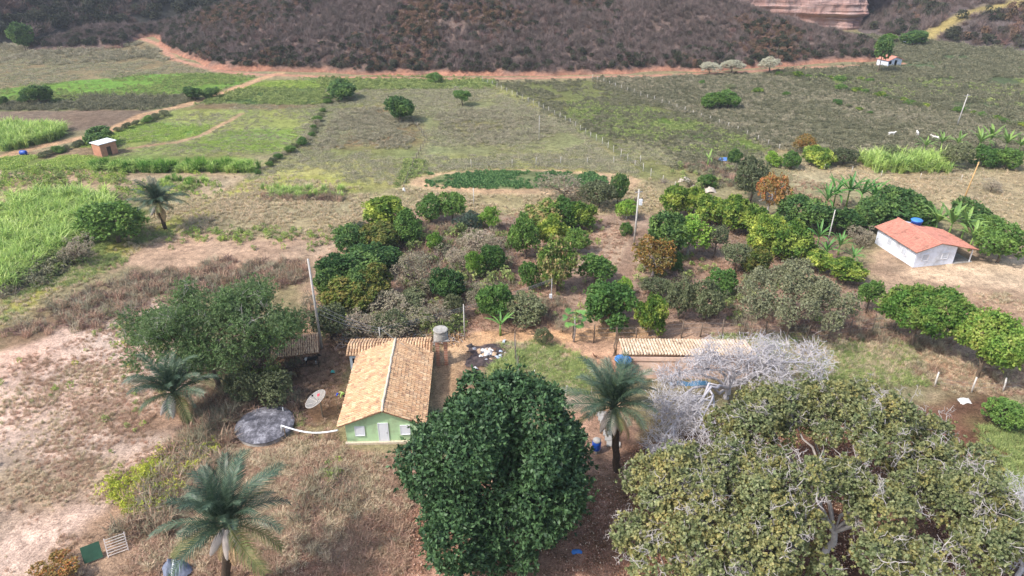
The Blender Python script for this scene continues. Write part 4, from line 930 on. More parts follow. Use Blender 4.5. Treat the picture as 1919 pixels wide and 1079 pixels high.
def dish():
    b = W(605, 782); t = thing('satellite_dish', 'large pale mesh satellite dish on a pole in the dirt yard', 'satellite dish', (b[0], b[1], 0))
    MB().tube([(0, 0, -.2), (0, 0, 1.75)], .07, 8).obj('pole', M['post'], t)
    ax = Vector((-.45, -.085, .82)).normalized(); q = ax.to_track_quat('Z', 'Y'); c = (-.25, 0, 1.95); R = 1.1
    m, nt, bb = newmat('dish_mesh'); bb.inputs['Base Color'].default_value = (*srgb((170, 166, 160)), 1); bb.inputs['Roughness'].default_value = .6
    tr = nt.nodes.new('ShaderNodeBsdfTransparent'); mx = nt.nodes.new('ShaderNodeMixShader'); mx.inputs[0].default_value = .42
    nt.links.new(bb.outputs[0], mx.inputs[1]); nt.links.new(tr.outputs[0], mx.inputs[2]); nt.links.new(mx.outputs[0], nt.nodes['Material Output'].inputs[0])
    dm = MB().lathe([(r_, .32 * (r_ / R) ** 2) for r_ in np.linspace(.03, R, 10)], 40).obj('reflector', m, t, True); dm.location = c; dm.rotation_mode = 'QUATERNION'; dm.rotation_quaternion = q
    ring = MB().tube([(R * math.cos(a), R * math.sin(a), .32) for a in np.linspace(0, 2 * PI, 41)], .028, 6, False).obj('rim', M['pole'], dm, True)
    for k in range(8):
        a = k * PI / 4; MB().tube([(r_ * math.cos(a), r_ * math.sin(a), .32 * (r_ / R) ** 2 + .02) for r_ in np.linspace(.05, R, 7)], .018, 5).obj('rib', M['pole'], dm)
    a0 = math.radians(155); lg = MB(); red = plain('red_mark', (200, 70, 84), .7, .2, .1)
    V = [((r_ * math.cos(a)), (r_ * math.sin(a)), .32 * (r_ / R) ** 2 + .03) for r_ in (.55, .8) for a in (a0, a0 + .2, a0 + .38)]
    lg.add(V, np.array([(0, 1, 4, 3), (1, 2, 5, 4)])).obj('logo', red, dm)
    MB().tube([(0, 0, .05), (0, 0, .75)], .015, 5).obj('feed_arm', M['dark'], dm); MB().box((0, 0, .78), (.12, .12, .14)).obj('feed_horn', M['dark'], dm)
dish()

def barrel():
    b = W(1117, 846); t = thing('barrel', 'blue plastic barrel standing on stones beside the fan of palm fronds', 'barrel', (b[0], b[1], 0))
    MB().lathe([(0, .25), (.3, .25), (.37, .35), (.40, .62), (.385, .66), (.385, .72), (.40, .76), (.40, 1.1), (.33, 1.26), (.31, 1.28)], 24).obj('body', M['blue'], t, True)
    MB().lathe([(.36, 1.24), (.36, 1.36), (.26, 1.44), (0, 1.46)], 24).obj('lid', M['concrete'], t, True)
    for a in (.4, 2.5, 4.6): MB().box((.24 * math.cos(a), .24 * math.sin(a), .1), (.22, .2, .3), a).obj('stone', M['concrete'], t)
barrel()
def slab_walk():
    a = W(1122, 772); b = W(1144, 838); t = thing('slab_path', 'strip of worn grey concrete slabs leading past the palm trunk', 'path', (0, 0, 0)); n = 7; sl = None
    for k in range(n):
        p = a + (b - a) * (k + .5) / n; L = np.linalg.norm(b - a) / n
        o = MB().box((0, 0, 0), (1.25, L * .93, .14)).mesh('slab', M['concrete']) if sl is None else sl
        sl = o; obj('slab', o, t, (p[0] + .35, p[1], .05 + .012 * (k % 3)), (0, 0, math.radians(-8 + (k % 2) * 2)))
slab_walk()
q = W(1021, 742); tr = thing('concrete_ring', 'round concrete well ring lying in the fenced yard', 'well ring', (q[0], q[1], 0)); MB().lathe([(.62, -.1), (.85, -.1), (.85, .28), (.62, .28), (.62, -.1)], 28).obj('ring', M['concrete'], tr, True); MB().lathe([(0, .08), (.61, .06)], 20).obj('silt', M['ground'] if False else plain('silt', (140, 128, 112)), tr)

# small brick pump house and two far houses
def pump_hut():
    b = W(195, 292); t = thing('pump_hut', 'small raw brick hut with a white slab roof in the fields', 'hut', (b[0] - 2.4, b[1] + .9, 0), math.radians(-34))
    MB().box((1.5, 1.6, 1.1), (3.0, 3.2, 2.5)).obj('wall', M['brick'], t); 
    o = MB().box((1.5, 1.6, 2.42), (3.4, 3.6, .12), M=np.array(Euler((0.02, -.03, 0)).to_matrix())).obj('roof', M['white'], t)
    MB().box((3.02, 1.6, .85), (.05, .8, 1.7)).obj('door', M['bark_dark'], t)
pump_hut()
def far_house(box, name, label, rz, w=6.5, dp=5.0, h=2.3):
    b = W(*box); t = thing(name, label, 'house', (b[0], b[1], 0), rz)
    gable_body(-w / 2, w / 2, 0, dp, h, h + .9, 0).obj('wall', M['white_wall'], t)
    for s in (-1, 1):
        d = np.array((s, 0, -.9 / (w / 2))); d /= np.linalg.norm(d); L = (w / 2 + .4) / abs(d[0])
        slab(MB(), (0, -.4, h + 1.0), (0, 1, 0), d, dp + .8, L, .12).obj('roof', M['tile_red'], t)
    MB().box((.3, -.02, .95), (.9, .06, 1.9)).obj('door', M['dark'], t); MB().box((-1.8, -.02, 1.3), (.9, .06, .9)).obj('window', M['dark'], t)
far_house((1675, 125), 'far_house', 'small white house with orange tile roof at the foot of the hill', math.radians(20), 5.2, 4.2, 2.0)
far_house((1714, 84), 'far_house', 'tiny pale house far up the green side valley', math.radians(0), 5, 4)
q = W(45, 290); t = thing('drum', 'blue plastic drum lying near the field track', 'drum', (q[0], q[1], .45)); MB().tube([(-.6, 0, 0), (-.5, 0, 0), (.5, 0, 0), (.6, 0, 0)], [.38, .45, .45, .38], 16).obj('body', M['blue'], t, True); MB().tube([(.6, 0, .1), (.68, 0, .1)], .06, 8).obj('bung', M['dark'], t)

# ------------------------------------------------------------------ poles, wires, fences
POLE = {}
def pole(key, base, top_v, name, label, mat, r0=.13, arm=None, box=None, lean=0.0, group=None):
    b = W(*base); h = zat(b[1], top_v); t = thing(name, label, 'pole', (b[0], b[1], 0), 0, group)
    MB().tube([(0, 0, -.3), (lean * .5, 0, h * .5), (lean, 0, h)], [r0, r0 * .85, r0 * .65], 8).obj('shaft', mat, t, True)
    if arm:
        MB().box((lean, 0, h - .35), (arm, .1, .12), .3).obj('crossarm', mat, t)
        for k in (-1, 0, 1): MB().lathe([(0, 0), (.05, 0), (.07, .08), (.03, .16), (0, .17)], 8, (lean + k * arm * .42 * math.cos(.3), k * arm * .42 * math.sin(.3), h - .29)).obj('insulator', M['dark'], t)
    if box: o = MB().box((lean + box[0], -.16, box[1]), box[2:]).obj('meter_box', M['white'], t)
    POLE[key] = np.array((b[0] + lean, b[1], h)); return t
pole('a', (603, 652), 485, 'utility_pole', 'tall white concrete pole behind the cattle lean-to', M['pole'], .15)
pole('b', (1188, 460), 355, 'utility_pole', 'tall concrete power pole with transformer box amid the orchard', M['pole'], .16, 1.1, (.35, 6.7, .42, .4, .8))
pole('c', (1033, 566), 522, 'service_post', 'short post carrying a white meter box beside the blossoming tree', M['pole'], .07, None, (-.1, .95, .34, .2, .5))
pole('d', (871, 636), 570, 'service_post', 'slim pale post beside the banana plant behind the tank tower', M['pole'], .08)
pole('e', (714, 649), 613, 'service_post', 'short pale post just behind the weathered clay roof', M['pole'], .08)
pole('f', (1548, 466), 393, 'utility_pole', 'slim concrete pole among banana leaves left of the white house', M['pole'], .1)
pole('g', (1805, 376), 303, 'utility_pole', 'leaning yellow wooden pole in the dry field', M['post_yellow'], .13, lean=.5)
pole('h', (1793, 236), 176, 'utility_pole', 'far power pole with crossarm in the rough pasture', M['pole'], .14, 1.6, lean=.3)
pole('i', (1010, 262), 216, 'utility_pole', 'thin lone pole standing in the middle pasture', M['pole'], .07)
pole('j', (888, 386), 352, 'service_post', 'short white post at the back edge of the orchard', M['post_white'], .09)
def wire(a, b, sag, label, off=0.0, group=None):
    P = [np.asarray(a) * (1 - s) + np.asarray(b) * s - np.array((0, 0, sag * 4 * s * (1 - s) + off)) for s in np.linspace(0, 1, 12)]
    o = MB().tube(P, .024, 4, False).obj('power_line', M['wire']); tag(o, label, 'wire', group)
PA, PB_, PC, PD, PE = (POLE[k] for k in 'abcde')
for k in range(3): wire(PA - np.array((0, 0, 5.2 + k * .6)), PE - np.array((0, 0, .1 + k * .3)), .35, 'sagging power line from tall white pole to the post behind the roof', 0, 'service lines to the roof post')
for k in range(3): wire(PE - np.array((0, 0, .1 + k * .25)), PC - np.array((0, 0, .05 + k * .15)), .4, 'power line crossing the orchard to the meter box post', 0, 'lines to the meter post')
wire(PE, (-10.9, 59.5, 3.9), .1, 'short cable dropping onto the weathered roof ridge')

POSTM = {k: MB().tube([(0, 0, -.15), (.02, .01, .5), (-.01, .02, 1.0)], [.06, .055, .05], 6).mesh('post', M[k], True) for k in ('post', 'post_white')}
def fence(name, label, line, step, h, mat='post', wires=3, group=None, seed=0, px=True, thick=1.0):
    r = random.Random(seed); P = [W(u, v) for u, v in line] if px else [np.array(p) for p in line]
    t = thing(name, label, 'fence', tuple(P[0]), 0, group); o = P[0]; posts = []
    for a, b in zip(P[:-1], P[1:]):
        L = np.linalg.norm(b - a); n = max(1, int(L / step))
        for k in range(n): posts.append(a + (b - a) * k / n + np.array((r.uniform(-.08, .08), r.uniform(-.08, .08), 0)))
    posts.append(P[-1])
    for p in posts: obj('post', POSTM[mat], t, p - o, (r.uniform(-.06, .06), r.uniform(-.06, .06), r.uniform(0, 6)), (thick, thick, h * r.uniform(.85, 1.12)))
    for k in range(wires): MB().tube([p - o + np.array((0, 0, h * (.3 + .28 * k))) for p in posts], .012, 3, False).obj('wire', M['wire'], t)
    return t
fence('pasture_fence', 'long wire fence with pale posts between tan field and green field', [(905, 153), (1000, 196), (1060, 226), (1150, 285), (1220, 330), (1265, 352)], 2.6, 1.3, 'post_white', 2, seed=1)
fence('pasture_fence', 'wire fence between green field and grey weedy pasture', [(1110, 148), (1200, 180), (1330, 226), (1400, 254), (1460, 280)], 2.6, 1.2, 'post_white', 2, seed=2)
fence('pasture_fence', 'crooked fence running from the round bush to the crop oval', [(760, 190), (772, 226), (800, 262), (776, 305), (757, 352)], 2.4, 1.2, 'post', 2, seed=3)
fence('pasture_fence', 'wire fence along the back of the crop oval', [(884, 312), (960, 309), (1050, 306), (1200, 304)], 4.0, 1.3, 'post_white', 2, seed=4)
fence('orchard_fence', 'dark post and wire fence along the front of the orchard', [(1073, 634), (1112, 642), (1193, 640), (1275, 632), (1312, 630), (1353, 632), (1395, 632), (1435, 636), (1470, 640), (1550, 636), (1635, 622), (1675, 622)], 2.4, 2.1, 'post', 3, seed=5, thick=1.4)
fence('yard_fence', 'grey post fence running down between burnt rubbish and yard grass', [(964, 650), (967, 680), (972, 715), (976, 745)], 1.3, 2.1, 'post', 3, seed=6)
fence('yard_fence', 'low wire fence with pale posts beside the concrete ring', [(985, 742), (1014, 741), (1060, 742), (1108, 738)], 1.9, 1.2, 'post_white', 2, seed=7)
fence('yard_fence', 'pale weathered fence posts before the two right hand mango trees', [(1753, 724), (1822, 735), (1880, 732), (1940, 728)], 3.0, 1.7, 'post_white', 2, seed=8, thick=1.6)
fence('pasture_fence', 'short fence in front of the cane thicket and dry field', [(1470, 312), (1545, 318), (1650, 330), (1800, 340)], 4.5, 1.2, 'post_white', 2, seed=9)
p = W(1152, 665); t = thing('forked_post', 'pair of tall grey forked posts lashed together in the swept yard', 'post', (p[0], p[1], 0)); 
for s in (-1, 1): MB().tube(wiggle(np.random.default_rng(s + 4), (s * .12, 0, -.2), (s * .05, .1, 3.4), 6, .12), np.linspace(.09, .05, 6), 6).obj('pole', M['post'], t)

# ------------------------------------------------------------------ hero trees
def dead_wood(r, mb, p, d, n, L, w):
    """crooked leafless branches breaking through the crown"""
    for k in r.choice(len(p), n, False):
        dr_ = unit(d[k] * .5 + r.normal(size=3) * .8 + np.array((0, 0, .35))); a = p[k] - d[k] * .5; b = a + dr_ * L * r.uniform(.6, 1.3); P = wiggle(r, a, b, 6, .55); mb.tube(P, np.linspace(w, w * .45, 6), 4, False)
        for q in range(5):
            j = r.integers(2, 6); e = P[j] + unit(dr_ * .6 + r.normal(size=3)) * L * r.uniform(.25, .55); Q = wiggle(r, P[j], e, 4, .5); mb.tube(Q, np.linspace(w * .6, w * .25, 4), 3, False)
            for _ in range(2): e2 = Q[2] + unit(r.normal(size=3) + np.array((0, 0, .2))) * L * .22; mb.tube([Q[2], (Q[2] + e2) / 2 + r.normal(size=3) * .04, e2], [w * .35, w * .3, w * .2], 3, False)
def hero(name, label, box, clear, cen_fn, lm, ncl, per, L, wr, droop, bark, trunk_r, limbs=8, spread_=1.0, twig=None, up=.3, cull=.72, lo=.72):
    x, y, R, Rz, hc = fit(*box, clear); r = np.random.default_rng(int(box[0] * 3 + box[1]))
    cen, rad = cen_fn(r, R, Rz); t = thing(name, label, 'tree', (x, y, 0))
    p, d = blob_points(r, cen, rad, ncl, up, lo, cull); V, f = leaves(r, p, d, per, L, wr, droop, spread_)
    V[:, 2] = np.maximum(V[:, 2] + hc, .15)
    MB().add(V, f).obj('crown', lm, t)
    tb = MB(); top = np.array((r.uniform(-.3, .3), r.uniform(-.3, .3), max(1.2, hc * .45)))
    tb.tube(wiggle(r, (0, 0, -.3), top, 7, .25), np.linspace(trunk_r, trunk_r * .7, 7), 9)
    order = np.argsort(-rad)[:limbs]
    for i in order:
        e = cen[i] + np.array((0, 0, hc)); tb.tube(wiggle(r, top - np.array((0, 0, .2)), e, 8, .3, .08), np.linspace(trunk_r * .5, trunk_r * .12, 8), 6, False)
    tb.obj('trunk', bark, t, True)
    if twig:
        tw = MB()
        for i in r.choice(len(rad), min(len(rad), twig[0]), False): twigs(r, tw, cen[i] + np.array((0, 0, hc)), rad[i] * twig[3], twig[1], .8, twig[2])
        if len(twig) > 5: dead_wood(r, tw, p + np.array((0, 0, hc)), d, twig[5], 1.5, .034)
        tw.obj('bare_branches', twig[4], t)
    return t, (x, y, R, Rz, hc)
def dome(n, r0, r1, zmin=-.55, squash=2.0):
    def fn(r, R, Rz):
        d = unit(r.normal(size=(n * 4, 3))); d = d[d[:, 2] > zmin][:n]; d = d / (np.sum(np.abs(d) ** squash, 1) ** (1 / squash))[:, None]; cr = (r0 + (r1 - r0) * r.uniform(0, 1, len(d)) ** 1.3) * min(R, Rz * 1.3); lob = unit(r.normal(size=(4, 3))); bias = 1 + .14 * np.max(d @ lob.T, 1) - .1
        c = d * np.array((R, R, Rz)) * (r.uniform(.78, 1.04, len(d)) * bias)[:, None] - d * cr[:, None] * .85
        return np.concatenate([c, [[0, 0, 0]]]), np.concatenate([cr, [min(R, Rz) * .55]])
    return fn
hm = leafmat('leaf_big_mango', [(32, 54, 34), (44, 68, 42), (58, 86, 52), (78, 106, 68), (36, 58, 36)], [(60, 90, 50), (78, 106, 60)], .35, trans=.12, rough=.5, spec=.3, nscale=.5, k=1.15)
hero('mango_tree', 'huge dense dark green round tree in front of the pale green house', (752, 716, 1104, 1080), .6, dome(64, .12, .36, -.85, 2.8), hm, 17000, 6, .32, .26, .35, M['bark_dark'], .45, 10, cull=.8)
fe = leafmat('leaf_feathery', [(72, 90, 56), (92, 110, 68), (112, 126, 82), (80, 98, 60), (126, 130, 96)], [(94, 118, 62), (108, 130, 72)], .45, trans=.35, nscale=.5, k=1.75)
def feathery(r, R, Rz):
    n = 84; d = unit(r.normal(size=(n * 4, 3))); d = d[d[:, 2] > -.5][:n]; cr = r.uniform(.09, .2, len(d)) * R
    c = d * np.array((R, R * .62, Rz)) * r.uniform(.45, 1.0, len(d))[:, None] - d * cr[:, None] * .5
    c[:, 1] += R * .12
    return c, cr
hero('algaroba_tree', 'broad feathery light green tree shading the cattle lean-to', (184, 516, 580, 752), 1.0, feathery, fe, 15000, 6, .26, .17, .0, M['bark'], .3, 14, twig=(34, 7, .022, 1.1, M['bark_pale']), lo=.25, cull=.25)
ca = leafmat('leaf_cashew', [(90, 100, 64), (108, 117, 78), (128, 133, 94), (78, 88, 56), (144, 144, 106)], [(148, 138, 82), (172, 148, 92), (126, 122, 72), (98, 104, 58)], .45, trans=.25, nscale=.55)
def spreading(n, r0, r1):
    def fn(r, R, Rz):
        a = r.uniform(0, 2 * PI, n); q = np.sqrt(r.uniform(0, 1, n)) * .93; h = np.sqrt(np.clip(1 - q * q, 0, 1)) * r.uniform(.55, 1.0, n)
        c = np.stack([np.cos(a) * q * R, np.sin(a) * q * R, h * Rz * .75 - Rz * .2 + r.normal(0, .5, n)], 1); return c, r.uniform(r0, r1, n)
    return fn
TWG = M['bark_pale']
hero('cashew_tree', 'wide cashew tree with yellowing leaves and pale twigs below the white leafless tree', (1156, 806, 1500, 1180), 1.6, spreading(66, .6, 1.6), ca, 10500, 7, .21, .38, .1, M['bark_pale'], .26, 12, twig=(40, 5, .022, 1.2, TWG, 150), cull=.55)
hero('cashew_tree', 'wide cashew tree with yellowing leaves and pale twigs beside pale fence posts', (1300, 664, 1874, 1150), 1.6, spreading(128, .6, 1.6), ca, 21500, 7, .21, .38, .1, M['bark_pale'], .3, 12, twig=(80, 5, .022, 1.2, TWG, 330), cull=.55)
def bare(name, label, base, lobes, r_tr, seed, nt_=46, w=.035):
    """leafless tree: trunk, limbs to each lobe, and a tangle of twigs"""
    r = np.random.default_rng(seed); b = W(*base); t = thing(name, label, 'tree', (b[0], b[1], 0)); tb = MB(); tw = MB()
    top = np.array((0, 0, 1.3)); tb.tube(wiggle(r, (0, 0, -.3), top, 6, .3), np.linspace(r_tr, r_tr * .8, 6), 8)
    for (u, v, z, rad) in lobes:
        c = W(u, v, z) - np.array((b[0], b[1], 0)); P = wiggle(r, top, c, 9, .35, .1); tb.tube(P, np.linspace(r_tr * .55, .06, 9), 6, False)
        for k in range(5):
            e = c + unit(r.normal(size=3) + np.array((0, 0, .3))) * rad * .8; Q = wiggle(r, P[r.integers(5, 9)], e, 6, .4); tb.tube(Q, np.linspace(.075, .03, 6), 5, False)
            twigs(r, tw, (Q[3] + e) / 2, rad * .75, nt_ // 5, 1.1, w * 1.1)
        n_ = int(nt_ * 5.5); d = unit(r.normal(size=(n_, 3))); a = c + d * rad * (r.uniform(.2, 1, n_) ** .5)[:, None] * np.array((1.1, 1.1, .75)); L_ = r.uniform(.45, 1.3, n_)[:, None]
        d1 = unit(d * .5 + r.normal(size=(n_, 3))); m_ = a + d1 * L_ * .5; e_ = m_ + unit(d1 + r.normal(size=(n_, 3)) * .7) * L_ * .5; s_ = unit(np.cross(d1, r.normal(size=(n_, 3)))) * w * .6
        i_ = np.arange(n_)[:, None] * 6; tw.add(np.stack([a - s_, a + s_, m_ + s_ * .8, m_ - s_ * .8, e_ + s_ * .4, e_ - s_ * .4], 1).reshape(-1, 3), np.concatenate([i_ + np.array([[0, 1, 2, 3]]), i_ + np.array([[3, 2, 4, 5]])]))
    tb.obj('trunk', M['bark_white'], t, True); tw.obj('twigs', M['bark_white'], t)
bare('leafless_tree', 'white leafless tree with tangled twigs in front of the orange shed', (1362, 745), [(1345, 660, 4.8, 2.0), (1410, 655, 4.8, 2.1), (1470, 664, 4.6, 2.2), (1525, 678, 4.2, 1.9), (1275, 770, 3.6, 2.0), (1250, 830, 3.0, 1.9), (1310, 800, 3.6, 1.9), (1245, 760, 3.0, 1.6), (1380, 690, 4.0, 2.0), (1440, 700, 3.8, 2.0), (1300, 690, 4.2, 1.5), (1255, 708, 3.6, 1.3)], .32, 61, 60)
bare('leafless_tree', 'white leafless tree standing past the yellowing cashew on bare soil', (1905, 1085), [(1900, 920, 5.0, 1.6), (1880, 980, 4.0, 1.3), (1935, 960, 4.6, 1.8), (1900, 1030, 3.2, 1.3), (1950, 1040, 3.4, 1.5)], .2, 62, 36, .03)
og = leafmat('leaf_grey_olive', [(88, 92, 68), (108, 110, 84), (126, 126, 98), (74, 80, 58)], [(96, 102, 66), (120, 118, 92)], .4, trans=.12, nscale=.5)
hero('gnarled_tree', 'wide grey green tree with a leaning pale trunk at the orchard fence', (1372, 488, 1602, 628), 1.0, spreading(60, .6, 1.15), og, 6500, 6, .17, .4, .0, M['bark'], .35, 12, twig=(24, 4, .018, 1.15, M['bark']), cull=.5)

hero('mango_tree', 'large leafy mango tree with bronze shoots below the sandy drive', (1654, 528, 1812, 642), 1.9, dome(22, .16, .50, -.4, 1.6), LV['mr'], 3600, 6, .32, .26, .3, M['bark'], .2, 8)
hero('mango_tree', 'large mango tree with yellow lower leaves behind pale posts', (1788, 584, 1925, 698), 1.9, dome(18, .16, .50, -.4, 1.6), LV['mr'], 3200, 6, .32, .26, .3, M['bark'], .2, 8)
